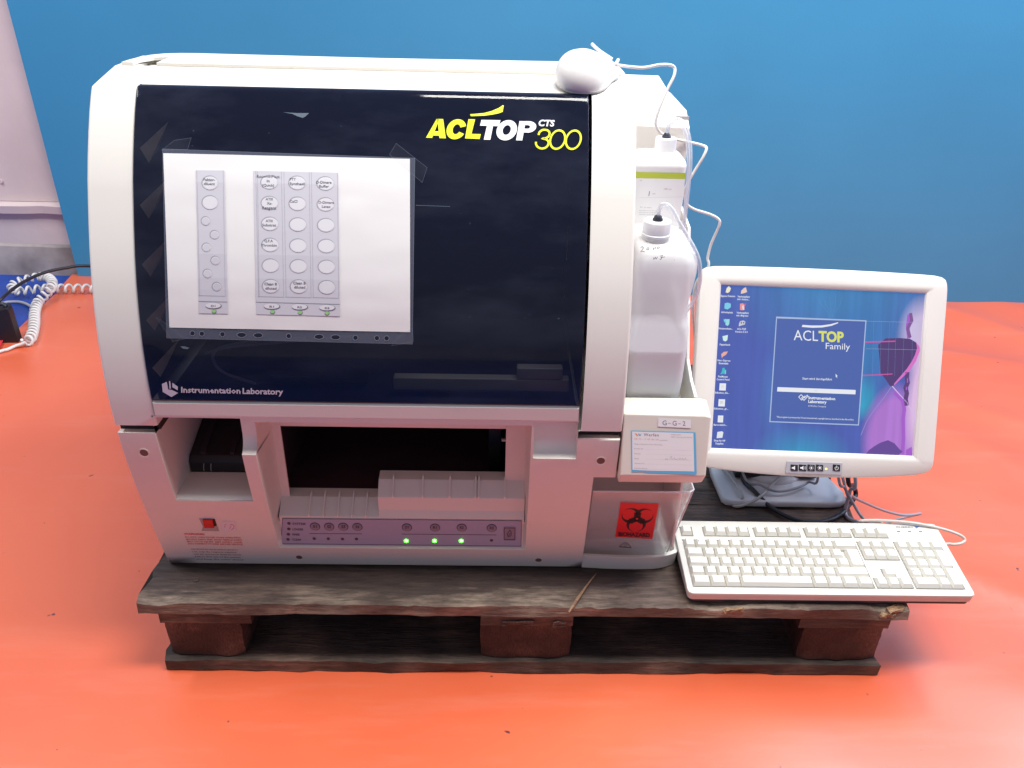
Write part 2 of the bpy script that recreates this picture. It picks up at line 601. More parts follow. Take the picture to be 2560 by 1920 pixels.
# ------------------------------------------------------------------ room: floor, tarpaulin, walls
def tarp_material():
    mt = bpy.data.materials.new('orange_vinyl')
    mt.use_nodes = True
    nt = mt.node_tree
    b = nt.nodes['Principled BSDF']
    b.inputs['Roughness'].default_value = .33
    sock(b, ['Specular IOR Level'], .5)
    sock(b, ['Coat Weight'], .7)
    sock(b, ['Coat Roughness'], .24)
    tc = nt.nodes.new('ShaderNodeTexCoord')
    n = nt.nodes.new('ShaderNodeTexNoise')
    n.inputs['Scale'].default_value = 2.2
    n.inputs['Detail'].default_value = 5
    nt.links.new(tc.outputs['Object'], n.inputs['Vector'])
    r = nt.nodes.new('ShaderNodeValToRGB')
    r.color_ramp.elements[0].position = .3
    r.color_ramp.elements[1].position = .7
    r.color_ramp.elements[0].color = (.70, .115, .045, 1)
    r.color_ramp.elements[1].color = (.76, .145, .058, 1)
    nt.links.new(n.outputs['Fac'], r.inputs['Fac'])
    # specks of dirt
    v = nt.nodes.new('ShaderNodeTexNoise')
    v.inputs['Scale'].default_value = 38
    v.inputs['Detail'].default_value = 2
    nt.links.new(tc.outputs['Object'], v.inputs['Vector'])
    r2 = nt.nodes.new('ShaderNodeValToRGB')
    r2.color_ramp.elements[0].position = .745
    r2.color_ramp.elements[1].position = .775
    r2.color_ramp.elements[0].color = (0, 0, 0, 1)
    r2.color_ramp.elements[1].color = (1, 1, 1, 1)
    nt.links.new(v.outputs['Fac'], r2.inputs['Fac'])
    mx = nt.nodes.new('ShaderNodeMixRGB')
    nt.links.new(r2.outputs[0], mx.inputs[0])
    nt.links.new(r.outputs[0], mx.inputs[1])
    mx.inputs[2].default_value = (.12, .03, .03, 1)
    # dusty drag marks
    mp2 = nt.nodes.new('ShaderNodeMapping')
    mp2.inputs['Rotation'].default_value = (0, 0, .5)
    mp2.inputs['Scale'].default_value = (1.2, 9, 1)
    nt.links.new(tc.outputs['Object'], mp2.inputs[0])
    n5 = nt.nodes.new('ShaderNodeTexNoise')
    n5.inputs['Scale'].default_value = 1.7
    n5.inputs['Detail'].default_value = 8
    n5.inputs['Roughness'].default_value = .7
    nt.links.new(mp2.outputs[0], n5.inputs['Vector'])
    r5 = nt.nodes.new('ShaderNodeMapRange')
    r5.inputs[1].default_value = .52
    r5.inputs[2].default_value = .80
    r5.inputs[4].default_value = .16
    nt.links.new(n5.outputs['Fac'], r5.inputs[0])
    mxd = nt.nodes.new('ShaderNodeMixRGB')
    nt.links.new(r5.outputs[0], mxd.inputs[0])
    nt.links.new(mx.outputs[0], mxd.inputs[1])
    mxd.inputs[2].default_value = (.70, .38, .32, 1)
    nt.links.new(mxd.outputs[0], b.inputs['Base Color'])
    rr5 = nt.nodes.new('ShaderNodeMapRange')
    rr5.inputs[3].default_value = .27
    rr5.inputs[4].default_value = .46
    nt.links.new(n5.outputs['Fac'], rr5.inputs[0])
    nt.links.new(rr5.outputs[0], b.inputs['Roughness'])
    n3 = nt.nodes.new('ShaderNodeTexNoise')
    n3.inputs['Scale'].default_value = 480
    nt.links.new(tc.outputs['Object'], n3.inputs['Vector'])
    bp = nt.nodes.new('ShaderNodeBump')
    bp.inputs['Strength'].default_value = .1
    bp.inputs['Distance'].default_value = .001
    nt.links.new(n3.outputs['Fac'], bp.inputs['Height'])
    nt.links.new(bp.outputs[0], b.inputs['Normal'])
    return mt


BLUEFLOOR = M('blue_floor_paint', (.012, .07, .42), .4, var=.35, vscale=9, bump=.3, bscale=60)
BLUEBOARD = M('blue_board_paint', (.05, .285, .53), .42, var=.05, vscale=3, bump=.25, bscale=160)
WALLM = M('pink_white_wall', (.74, .62, .62), .65, var=.12, vscale=4, bump=.5, bscale=45)
DIRTY = M('dirty_plinth', (.48, .42, .41), .7, var=.55, vscale=7, bump=.6, bscale=60)

o = box('floor', -4, 6, -4, 1.72, -.06, -.012, BLUEFLOOR)
o['kind'] = 'structure'


def tarp():
    x0, x1, y0, y1 = -.862, 4.2, -.66, 1.66
    nx, ny = 210, 150
    vs, fs = [], []
    for j in range(ny + 1):
        for i in range(nx + 1):
            u, v = i / nx, j / ny
            y = y0 + (y1 - y0) * v
            left = x0 + .012 * math.sin(y * 7) + (.0 if y < 1.5 else -(y - 1.5) * .15)
            x = left + (x1 - left) * u
            d = max(0, max(-.06 - x, x - 1.22, -.06 - y, y - .85))     # distance from the pallet
            k = min(1, d / .25)
            kr = min(1, max(0, (x - 1.0) / .5))
            wv = noise.noise(Vector((x * 1.1 + .5 * y, y * 2.6 - x * .8, 1.7)))
            rid = (1 - abs(noise.noise(Vector((x * .9 + 3, y * 3.1 + x * 1.5, 4.0)))) * 2) ** 3
            z = -.0012 + k * (.0075 * (wv + .35) * (.45 + kr) + .012 * max(0, rid) * kr)
            z = max(z, -.003)
            vs.append((x, y, z))
    for j in range(ny):
        for i in range(nx):
            a = j * (nx + 1) + i
            fs.append((a, a + 1, a + nx + 2, a + nx + 1))
    n = len(vs)
    # a turned-down rim gives the sheet its thickness
    rim = [j * (nx + 1) for j in range(ny + 1)]
    for a in rim: vs.append((vs[a][0], vs[a][1], -.0115))
    for j in range(ny): fs.append((rim[j], rim[j + 1], n + j + 1, n + j))
    o = mesh('floor_covering', vs, fs, tarp_material(), smooth=True, sharp=60)
    o['kind'] = 'structure'


tarp()

# pinkish wall at the left, with a ledge and a dirty plinth below it
wl = thing('back_wall', 'pinkish white plaster wall with ledge and dirty plinth left of the blue board', 'wall', (-1.4, 1.69, 0))
box('wall_face', -4, 6, 1.69, 1.86, .24, 3.4, WALLM, wl)
bm = bmesh.new()
nseg = 70
prev = None
for i in range(nseg + 1):
    x = -4 + 4.2 * i / nseg + (0 if i < nseg else 5.8)
    j = .004 * noise.noise(Vector((x * 9, 0, 0)))
    sec = [bm.verts.new(p) for p in ((x, 1.70, .204), (x, 1.664 + j, .206 + j), (x, 1.66 + j, .232 + j), (x, 1.70, .24))]
    if prev:
        for k in range(3): bm.faces.new((prev[k], sec[k], sec[k + 1], prev[k + 1]))
    prev = sec
from_bm('ledge', bm, WALLM, wl)
box('plinth', -4, 6, 1.685, 1.86, .095, .205, WALLM, wl)
bm = bmesh.new()
prev = None
for i in range(nseg + 1):
    x = -4 + 4.2 * i / nseg + (0 if i < nseg else 5.8)
    j = .008 * noise.noise(Vector((x * 12, 3, 0)))
    sec = [bm.verts.new(p) for p in ((x, 1.672, -.02), (x, 1.675, .05 + j), (x, 1.678, .088 + j), (x, 1.684, .096 + j))]
    if prev:
        for k in range(3): bm.faces.new((prev[k], sec[k], sec[k + 1], prev[k + 1]))
    prev = sec
from_bm('dirty_plinth', bm, DIRTY, wl)
for sx, sz, r in ((-1.06, .305, .006), (-1.075, .37, .008)):
    loft('wall_hook', [[Vector((sx + r * math.cos(a * .5236), 1.688 - dy, sz + r * math.sin(a * .5236))) for a in range(12)] for dy in (0, .004)], WALLM, wl)

# blue board standing against the wall
bd = thing('blue_board', 'tall smooth blue painted board covering the wall behind the machine', 'board', (1.5, 1.6, 0))
ang = math.atan2(1.512 - 1.645, 2.294 + .865)


def bpt(s, t, z, lean=0): return Vector((-.868 + s * math.cos(ang) - t * math.sin(ang) , 1.645 + s * math.sin(ang) + t * math.cos(ang), z))


vs = []
for s in (0, 5.2):
    for t in (0, .022):
        for z in (-.008, 3.2): vs.append(bpt(s, t, z))
bm = bmesh.new()
V = [bm.verts.new(v) for v in vs]
for f in ((0, 1, 3, 2), (4, 6, 7, 5), (0, 4, 5, 1), (2, 3, 7, 6), (1, 5, 7, 3), (0, 2, 6, 4)): bm.faces.new([V[i] for i in f])
from_bm('board_face', bm, BLUEBOARD, bd)

# ------------------------------------------------------------------ pallet
pal = thing('wooden_pallet', 'weathered dark wooden pallet under the white analyzer on the orange floor', 'pallet', (.6, .4, 0))


def board(name, x0, x1, y0, y1, z0, z1, mat, seed, rough=.004, warp=.003, nx=48, ny=5, chips=()):
    vs, fs = [], []
    sec = []
    for k in range(ny + 1): sec.append((k / ny, 1))
    for k in range(ny, -1, -1): sec.append((k / ny, 0))
    n = len(sec)
    for i in range(nx + 1):
        u = i / nx
        for a, b in sec:
            x = x0 + (x1 - x0) * u
            y = y0 + (y1 - y0) * a
            z = z0 + (z1 - z0) * b
            e = noise.noise(Vector((x * 9, seed * 3.1 + (0 if a < .5 else 7), b * .8)))
            e2 = noise.noise(Vector((x * 40, seed * 5.1, b * 3 + a * 4)))
            if a in (0, 1): y += (e * rough + e2 * rough * .4) * (1 if a == 0 else -1) + (.0016 if (a == 0 and b == 1) else 0)
            if b == 1:
                z += noise.noise(Vector((x * 3, y * 6, seed))) * warp - abs(noise.noise(Vector((x * 30, y * 30, seed)))) * .0012
                if a == 0: z -= .002 + abs(e2) * .004
                for (cx, cw, dz) in chips:
                    if a < .35 and abs(x - cx) < cw: z -= dz * (1 - (abs(x - cx) / cw) ** 2) * (1 - a / .35)
            else:
                z += noise.noise(Vector((x * 5, 4, seed))) * rough * .7
            if u in (0, 1): x += (noise.noise(Vector((y * 30, z * 30, seed))) * .008) * (1 if u == 0 else 1)
            vs.append((x, y, z))
    for i in range(nx):
        for j in range(n):
            a, b = i * n + j, i * n + (j + 1) % n
            fs.append((a, a + n, b + n, b))
    fs.append(tuple(range(n)))
    fs.append(tuple(range(nx * n + n - 1, nx * n - 1, -1)))
    return mesh(name, vs, fs, mat, pal, smooth=True, sharp=35)


board('deck_or_filler_board', 0, 1.2, 0, .145, .122, .144, WOOD, 1, warp=.0016, nx=110, ny=8, chips=((.665, .02, .003), (.90, .05, .006), (1.17, .04, .007), (.30, .03, .002), (.03, .03, .004)))
board('deck_or_filler_board', .002, 1.198, .160, .257, .122, .1435, WOODD, 2, warp=.001)
board('deck_or_filler_board', .004, 1.2, .2605, .299, .122, .143, WOODD, 3, warp=.001, ny=3)
board('deck_or_filler_board', 0, 1.197, .3025, .345, .118, .139, WOODD, 14, warp=.001, ny=3)  # lowered board added to fill the gap where only shade shows
board('deck_or_filler_board', 0, 1.197, .348, .49, .122, .1435, WOODD, 4, warp=.001)
board('deck_or_filler_board', 0, 1.197, .53, .62, .122, .143, WOODD, 5, warp=.001)
board('deck_or_filler_board', 0, 1.197, .655, .80, .122, .143, WOODD, 6, warp=.001)


def yboard(x0, x1, z0, z1, seed, y0=.001, y1=.799):
    ox = board('cross_board', 0, 1, 0, 1, 0, 1, WOODD, seed, rough=0, warp=0, nx=2, ny=2)
    me = ox.data
    for v in me.vertices:
        x, y, z = v.co
        v.co = (x0 + (x1 - x0) * y, y0 + (y1 - y0) * x, z0 + (z1 - z0) * z)
    return ox


yboard(.028, .17, .101, .1215, 11)
yboard(.527, .672, .101, .1215, 12)
yboard(1.03, 1.174, .101, .1215, 13)


def block(x0, x1, y0, y1, z0, z1, seed):
    bm = bmesh.new()
    bm_box(bm, x0, x1, y0, y1, z0, z1)
    bmesh.ops.subdivide_edges(bm, edges=bm.edges, cuts=7, use_grid_fill=True)
    for v in bm.verts:
        c = v.co
        d = noise.noise_vector(Vector((c.x * 22 + seed, c.y * 22, c.z * 22)))
        e = noise.noise_vector(Vector((c.x * 70 + seed, c.y * 70, c.z * 70)))
        kx = min(1, min(c.x - x0, x1 - c.x) / .012) if True else 1
        # corners rubbed round
        cy = (c.y - y0) < .01
        dx = min(c.x - x0, x1 - c.x)
        if cy and dx < .012: v.co.y += .006 * (1 - dx / .012) ** 2
        v.co += Vector((d.x * .0025 + e.x * .0012, d.y * .003 + e.y * .0022 + .002, (d.z * .002) if z0 + .003 < c.z < z1 - .003 else 0))
    return from_bm('block', bm, CHIP, pal, smooth=True, sharp=50)


sd = 0
for (x0, x1) in ((.028, .148), (.5275, .6715), (1.045, 1.175)):
    for (y0, y1) in ((.004, .10), (.352, .452), (.70, .797)):
        sd += 3
        block(x0, x1, y0, y1, .0250, .1005, sd)
board('bottom_board', .020, 1.178, -.004, .10, .0, .0245, WOODD, 21, rough=.006)
board('bottom_board', .022, 1.178, .35, .455, .0, .021, WOODD, 22)
board('bottom_board', .022, 1.178, .70, .80, .0, .021, WOODD, 23)
# pale torn splinters at the right corner and on the middle block
for k, (x, y, z, sx, sy, sz, rz) in enumerate(((1.178, .006, .137, .030, .010, .008, .3), (1.165, .001, .131, .022, .006, .007, .1), (.92, .001, .139, .03, .006, .004, .05),
                                          (.585, .003, .108, .050, .010, .008, 0), (.655, .003, .106, .032, .008, .010, .1))):
    bm = bmesh.new()
    bm_box(bm, -sx / 2, sx / 2, -sy / 2, sy / 2, -sz / 2, sz / 2)
    bmesh.ops.subdivide_edges(bm, edges=bm.edges, cuts=3, use_grid_fill=True)
    for v in bm.verts:
        v.co += noise.noise_vector(v.co * 160 + Vector((k * 3, 0, 0))) * .004
        v.co = Vector((x, y, z)) + Matrix.Rotation(rz, 3, 'Z') @ v.co
    from_bm('torn_edge', bm, RAWWOOD if k not in (3, 4) else CHIP, pal)
# nails pressed in the front deck board
for x, y in ((.075, .05), (.60, .045), (1.09, .05)):
    zt = .1446
    loft('nail', [circ(x, y, .0042, zt - .002, 12), circ(x, y, .0042, zt + .0003, 12), circ(x, y, .003, zt + .0006, 12)], M('rusty_nail', (.05, .03, .025), .6), pal)

spl = [on_z(1422, 1531, .141), on_z(1440, 1503, .1475), on_z(1468, 1463, .149), on_z(1491, 1433, .1475)]
sp = tube('wood_splinter', spl, .003, RAWWOOD, taper=lambda t: .9 - abs(t - .4) * 1.3 if t > .4 else .6 + t * .8, n=6)
tag(sp, 'thin brown wood splinter lying across the front deck board of the pallet', 'splinter')

# ------------------------------------------------------------------ analyzer
an = thing('blood_analyzer', 'big white bench analyzer with dark tinted visor standing on the pallet', 'laboratory analyzer', (.37, .4, .146))


def cross(name, rings, mat, parent, **k):
    """rings of (x, [(y, z)...]) joined along x"""
    bm = bmesh.new()
    R_ = [[bm.verts.new((x, y, z)) for y, z in pts] for x, pts in rings]
    n = len(R_[0])
    for a, b in zip(R_, R_[1:]):
        for j in range(n): bm.faces.new((a[j], a[(j + 1) % n], b[(j + 1) % n], b[j]))
    bm.faces.new(R_[0])
    bm.faces.new(R_[-1])
    return from_bm(name, bm, mat, parent, **k)


def lower_cover():
    bm = bmesh.new()
    xs = [.02, .072, .186, .206, .5965, .600, .662, .690, .722]
    zs = [.146, .165, .180, .192, .21, .24, .265, .285, .301, .32, .34, .36, .378, .395, .415, .428, .432, .452, .4575, .4605]
    V = {}

    def v(x, y, z): return bm.verts.new((x, y, z))

    def q(*p): bm.faces.new([bm.verts.new(a) for a in p])
    for i in range(len(xs) - 1):
        for j in range(len(zs) - 1):
            x0, x1, z0, z1 = xs[i], xs[i + 1], zs[j], zs[j + 1]
            if x0 >= .072 and x1 <= .186 and z0 >= .301 and z1 <= .4575: continue
            if x0 >= .206 and x1 <= .5965 and z0 >= .192 and z1 <= .452: continue
            if x0 >= .600 and x1 <= .662 and z0 >= .395 and z1 <= .4575: continue
            if x0 >= .186 and x1 <= .206 and z0 >= .395 and z1 <= .4575: continue
            if x0 >= .690 and z1 <= .36: continue
            if (x1 <= .072 or x0 >= .662) and z0 >= .432: continue
            q((x0, prof(z0), z0), (x1, prof(z0), z0), (x1, prof(z1), z1), (x0, prof(z1), z1))

    def side(xa, xb, z0, z1, d):
        rows = [z for z in zs if z0 - 1e-6 <= z <= z1 + 1e-6]
        for a, b in zip(rows, rows[1:]): q((xa, prof(a), a), (xb, d, a), (xb, d, b), (xa, prof(b), b))
    # left opening
    side(.072, .072, .301, .4575, .34)
    side(.186, .186, .301, .395, .34)
    lip = [(prof(.301), .301), (.0535, .3045), (.0575, .3070), (.063, .3085), (.070, .3090), (.115, .3080)]
    for (ya, za), (yb, zb) in zip(lip, lip[1:]): q((.072, ya, za), (.186, ya, za), (.186, yb, zb), (.072, yb, zb))
    q((.072, prof(.4575), .4575), (.186, prof(.4575), .4575), (.187, .34, .45), (.071, .34, .45))
    # centre recess: walls
    D = .105
    for a, b in zip([z for z in zs if .192 <= z <= .452], [z for z in zs if .192 < z <= .452]):
        ya, yb = (.079 if a < .25 else D), (.079 if b < .25 else D)
        if b <= .3951: q((.206, prof(a), a), (.212, ya, a), (.212, yb, b), (.206, prof(b), b))
        else: q((.206, .054, a), (.212, ya, a), (.212, yb, b), (.206, .054, b))
        q((.5965, prof(a), a), (.592, ya, a), (.592, yb, b), (.5965, prof(b), b))
    q((.206, prof(.452), .452), (.5965, prof(.452), .452), (.592, D, .425), (.212, D, .425))
    q((.206, prof(.192), .192), (.5965, prof(.192), .192), (.592, .079, .1945), (.212, .079, .1945))
    # finger notch under the visor at the right
    nr = [(prof(.395), .395), (.0400, .3965), (.0440, .3995), (.0480, .4040), (.0515, .4105), (.0535, .4200), (.0540, .4575)]
    for xa, xb in ((.600, .662), (.186, .206)):
        for (ya, za), (yb, zb) in zip(nr, nr[1:]): q((xa, ya, za), (xb, ya, za), (xb, yb, zb), (xa, yb, zb))
    for x in (.600, .662):
        bm.faces.new([bm.verts.new(p) for p in [(x, prof(.395), .395), (x, prof(.432), .432), (x, prof(.4575), .4575)] + [(x, a, b) for a, b in reversed(nr[1:])]])
    bm.faces.new([bm.verts.new(p) for p in [(.186, a, b) for a, b in nr] + [(.186, .34, .4575), (.186, .34, .395)]])
    bm.faces.new([bm.verts.new(p) for p in [(.206, a, b) for a, b in nr] + [(.206, .054, .395)]])
    # outer sides, underside, groove rim
    side(.02, .02, .146, .432, .74)
    side(.690, .690, .146, .36, .74)
    side(.722, .722, .36, .432, .74)
    q((.690, prof(.36), .36), (.722, prof(.36), .36), (.722, .74, .36), (.690, .74, .36))
    q((.02, prof(.146), .146), (.690, prof(.146), .146), (.690, .74, .146), (.02, .74, .146))
    q((.02, prof(.432), .432), (.072, prof(.432), .432), (.072, .74, .432), (.02, .74, .432))
    q((.662, prof(.432), .432), (.722, prof(.432), .432), (.722, .74, .432), (.662, .74, .432))
    q((.072, prof(.432), .432), (.072, prof(.4605), .4605), (.072, .06, .4605), (.072, .06, .432))
    return from_bm('lower_cover', bm, PLASTIC, an, weld=.0002, bevel=.0028, seg=3, angle=.5)


lower_cover()

box('back_panel', .0225, .7195, .741, .755, .16, .59, PLASTIC, an, bevel=.003)
box('foot', .10, .14, .12, .16, .1445, .1458, RUBBER, an)
box('foot', .60, .64, .12, .16, .1445, .1458, RUBBER, an)
box('foot', .10, .14, .66, .70, .1445, .1458, RUBBER, an)
box('foot', .60, .64, .66, .70, .1445, .1458, RUBBER, an)

# left opening: black rack inside
cross('sample_track', [(x, [(.1155, .3068), (.1155, .326), (.1225, .335), (.20, .357), (.317, .392), (.317, .3068)]) for x in (.0728, .1852)], DARK, an, bevel=.002)
cross('track_ridge', [(x, [(.1235, .3345), (.126, .3385), (.20, .3605), (.316, .3955), (.316, .390), (.20, .356)]) for x in (.088, .098)], INSIDE, an, bevel=.001)
cross('track_ridge', [(x, [(.1235, .3345), (.126, .3385), (.20, .3605), (.316, .3955), (.316, .390), (.20, .356)]) for x in (.135, .142)], INSIDE, an, bevel=.001)
for x in (.094, .105, .158):
    tube('spring_clip', [(x, .1150, .310), (x + .0012, .1130, .317), (x + .002, .1150, .324)], .0006, INNERGREY, an, n=6)
box('inner_wall', .0725, .1855, .3185, .325, .3095, .45, INSIDE, an)
loft('screw', [[Vector((.0722 + d, .16 + .004 * math.cos(a), .42 + .004 * math.sin(a))) for a in [k * .5236 for k in range(12)]] for d in (0, .0015)], INNERGREY, an)


# centre recess: shelf pieces, frame and dark chamber
def frame_piece(name, x0, x1, z0, z1, y=.105, mat=PLASTIC): return box(name, x0, x1, y, y + .004, z0, z1, mat, an, bevel=.0008)


frame_piece('recess_frame', .2105, .2245, .25, .428)
frame_piece('recess_frame', .562, .5935, .30, .428)
frame_piece('recess_frame', .2245, .562, .401, .428)
bm = bmesh.new()
# left ramp, step, right ramp, riser, panel backing
def qq(*p): bm.faces.new([bm.verts.new(a) for a in p])
xl, xs_, xr = .2115, .3655, .5930
P1 = [(.079, .1945), (.079, .2515), (.105, .2705), (.125, .272)]
for (a, b), (c, d) in zip(P1, P1[1:]): qq((xl, a, b), (xs_, a, b), (xs_, c, d), (xl, c, d))
P2 = [(.079, .1945), (.079, .2515), (.084, .262), (.084, .2865), (.105, .306), (.125, .308)]
for (a, b), (c, d) in zip(P2, P2[1:]): qq((xs_, a, b), (xr, a, b), (xr, c, d), (xs_, c, d))
bm.faces.new([bm.verts.new((xs_, a, b)) for a, b in P2[1:] + [(.125, .272), (.105, .2705)]])
from_bm('shelf', bm, PLASTIC, an, weld=.0002, bevel=.0012, seg=2, angle=.35)
for x in (.258, .280, .3024, .3245, .346):
    bm = bmesh.new()
    vs = [bm.verts.new((x + dx, y, z)) for dx in (-.0010, .0010) for y, z in ((.0782, .2500), (.0782, .2560), (.106, .2765), (.112, .2775), (.112, .2690), (.105, .2690))]
    bm.faces.new(vs[:6]); bm.faces.new(vs[6:])
    for k in range(6): bm.faces.new((vs[k], vs[(k + 1) % 6], vs[6 + (k + 1) % 6], vs[6 + k]))
    from_bm('guide_rib', bm, PLASTIC2, an)
for x, hw in ((.389, .0012), (.4347, .0012), (.4765, .0012), (.5165, .0011), (.5215, .0011), (.562, .0012)):
    bm = bmesh.new()
    vs = [bm.verts.new((x + dx, y, z)) for dx in (-hw, hw) for y, z in ((.0832, .2850), (.0832, .2905), (.1055, .3120), (.112, .3130), (.112, .3050), (.105, .3045))]
    bm.faces.new(vs[:6]); bm.faces.new(vs[6:])
    for k in range(6): bm.faces.new((vs[k], vs[(k + 1) % 6], vs[6 + (k + 1) % 6], vs[6 + k]))
    from_bm('guide_rib', bm, PLASTIC2, an)
bm = bmesh.new()
x0, x1, y0, y1, z0, z1 = .208, .597, .126, .42, .20, .445
q = lambda *p: bm.faces.new([bm.verts.new(a) for a in p])
q((x0, y1, z0), (x1, y1, z0), (x1, y1, z1), (x0, y1, z1))
q((x0, y0, z0), (x0, y1, z0), (x0, y1, z1), (x0, y0, z1))
q((x1, y0, z0), (x1, y1, z0), (x1, y1, z1), (x1, y0, z1))
q((x0, y0, z1), (x1, y0, z1), (x1, y1, z1), (x0, y1, z1))
q((x0, .126, .262), (x1, .126, .262), (x1, y1, .25), (x0, y1, .25))
from_bm('inner_chamber', bm, CHAMBER, an)
box('chamber_block', .535, .556, .18, .24, .26, .40, DARK, an, bevel=.002)
box('chamber_pin', .556, .568, .150, .155, .348, .352, PLASTIC2, an, bevel=.0006)

# panel of buttons and lights
k7 = lambda x, y: (660 + x * .30742, 1020 + y * .30742)
PY = .079
pl = thing  # (alias unused)


def panel_f(px, py, l):
    p = on_y(px, py, PY - .0012)
    p.y -= l
    return p


tl, tr, brr, bl = [on_y(*k7(*c), PY) for c in ((150, 897), (2096, 915), (2092, 1125), (136, 1105))]
bm = bmesh.new()
vv = [bm.verts.new((p.x, PY - .0012, p.z)) for p in (tl, tr, brr, bl)] + [bm.verts.new((p.x, PY - .0001, p.z)) for p in (tl, tr, brr, bl)]
bm.faces.new(vv[:4])
for k in range(4): bm.faces.new((vv[k], vv[(k + 1) % 4], vv[4 + (k + 1) % 4], vv[4 + k]))
pan = from_bm('button_panel', bm, PANEL, an)
P = Print(panel_f)
P.line([k7(152, 899), k7(2094, 917), k7(2090, 1123), k7(138, 1103), k7(152, 899)], 1.1, PANELINK)
P.line([k7(370, 1021), k7(798, 1023)], 1.3, PANELINK)
P.line([k7(1118, 1025), k7(1890, 1032)], 1.3, PANELINK)
for t, y, x1 in (('SYSTEM', 948, 336), ('LOADER', 993, 320), ('RINSE', 1035, 290), ('CLEAR', 1077, 303)):
    P.text(t, *k7(232, y), *k7(x1, y + 2), 5.2, PANELINK, bold=.02)
P.build('panel_print', pan)


def disc(name, px, py, r, h, mat, parent, ys=PY - .0012, n=20):
    c = on_y(px, py, ys)
    rings = [[Vector((c.x + rr * math.cos(2 * math.pi * k / n), ys - d, c.z + rr * math.sin(2 * math.pi * k / n))) for k in range(n)] for rr, d in ((r, -.0003), (r, h * .7), (r * .88, h))]
    return loft(name, rings, mat, parent, sharp=30)


for t, x, y in (('S1', 415, 963), ('S2', 530, 965), ('S3', 645, 965), ('S4', 760, 967), ('D1', 1162, 970), ('R1', 1391, 972), ('R2', 1608, 973), ('R3', 1852, 976)):
    px, py = k7(x, y)
    disc('button', px, py, .0080, .0004, PANELINK, pan)
    b_ = disc('button', px, py, .0070, .0016, BTN, pan)
    P = Print(lambda a, b, l: on_y(a, b, PY - .0012 - .0018 - l))
    P.text(t, px - 5, py + 3.2, px + 4.5, py + 3.3, 7, PANELINK, bold=.02)
    P.build('button_print', pan)
for x, y in ((408, 1062), (523, 1063), (638, 1065), (752, 1065), (1850, 1076)): disc('indicator_light', *k7(x, y), .0026, .0006, LEDOFF, pan)
for x, y in ((203, 938), (202, 983), (198, 1026), (195, 1068)): disc('indicator_light', *k7(x, y), .0027, .0006, LEDOFF, pan)
for x, y in ((1157, 1080), (1387, 1080), (1604, 1080)):
    a = disc('indicator_light', *k7(x, y), .0036, .0008, LEDG, pan)
    a['label'] = 'glowing green light'
    disc('indicator_core', *k7(x, y - 3), .0018, .0013, LEDC, pan)
a, b = on_y(*k7(1955, 972), PY), on_y(*k7(2040, 1066), PY)
sq = box('square_button', a.x, b.x, PY - .0022, PY - .0010, b.z, a.z, BTN, pan, bevel=.0004)
P = Print(panel_f)
P.line([k7(1953, 970), k7(2042, 971), k7(2040, 1068), k7(1953, 1067), k7(1953, 970)], 1.6, PANELINK, 10)
P.line([k7(1985, 1042), k7(1978, 1020), k7(2000, 988), k7(2012, 1010), k7(2008, 1035), k7(1985, 1042)], 1.5, PANELINK, 10)
P.line([k7(1990, 1032), k7(2004, 1012)], 1.3, PANELINK, 10)
P.build('button_print', pan)

# screw holes
for px, py in ((360, 1132), (1502, 1152), (748, 1393), (1346, 1400)):
    c = on_skin(px, py)
    nn = prof_n(c.z)
    tx = Vector((1, 0, 0))
    ty = nn.cross(tx)
    r = .0078 if py < 1300 else .0068
    rg = []
    for rr, d in ((r, .0001), (r, .0007), (r * .8, .0003), (r * .74, .0002)):
        rg.append([c + nn * d + (tx * math.cos(2 * math.pi * k / 20) + ty * math.sin(2 * math.pi * k / 20)) * rr for k in range(20)])
    loft('screw_hole', rg, PLASTIC, an, caps=(False, False))
    rg = [[c + nn * .00025 + (tx * math.cos(2 * math.pi * k / 20) + ty * math.sin(2 * math.pi * k / 20)) * r * .76 for k in range(20)],
          [c + nn * .0002 + (tx * math.cos(2 * math.pi * k / 20) + ty * math.sin(2 * math.pi * k / 20)) * r * .3 for k in range(20)]]
    loft('screw_cap', rg, M('screw_cap_brown', (.16, .09, .08), .5), an)

# power switch with frame, arrow sticker and warning print
f_ = lambda px, py, l: on_skin(px, py, .0003 + l)
k6 = lambda x, y: (440 + x * .13562, 1280 + y * .13562)
P = Print(f_)
P.poly([k6(425, 118), k6(715, 122), k6(757, 240), k6(800, 350), k6(470, 345), k6(500, 270)], INNERGREY, 1)
P.poly([k6(680, 122), k6(715, 122), k6(755, 240), k6(705, 268), k6(690, 200)], DARK, 2)
P.build('switch_frame', an)
sw = [on_skin(*k6(x, y), d) for d in (.0008, .0035) for x, y in ((498, 118), (682, 124), (712, 266), (530, 266))]
bm = bmesh.new()
V = [bm.verts.new(p) for p in sw]
bm.faces.new(V[4:])
for k in range(4): bm.faces.new((V[k], V[(k + 1) % 4], V[4 + (k + 1) % 4], V[4 + k]))
from_bm('power_switch', bm, SWRED, an, bevel=.0006)
P = Print(f_)
P.poly([k6(835, 165), k6(1100, 170), k6(1110, 350), k6(850, 345)], PRPALE, 1)
P.ring(*k6(985, 255), 12, 7, 1.0, PINKRED, 2, a0=150, a1=235)
P.ring(*k6(1020, 270), 7, 6, 1.3, PINKRED, 2, a0=-110, a1=90)
P.line([k6(990, 305), k6(1020, 240)], 1.2, PINKRED, 2)
P.build('arrow_sticker', an)
P = Print(f_)
P.text('WARNING:', *k6(145, 415), *k6(530, 420), 4.2, PINKRED, bold=.03)
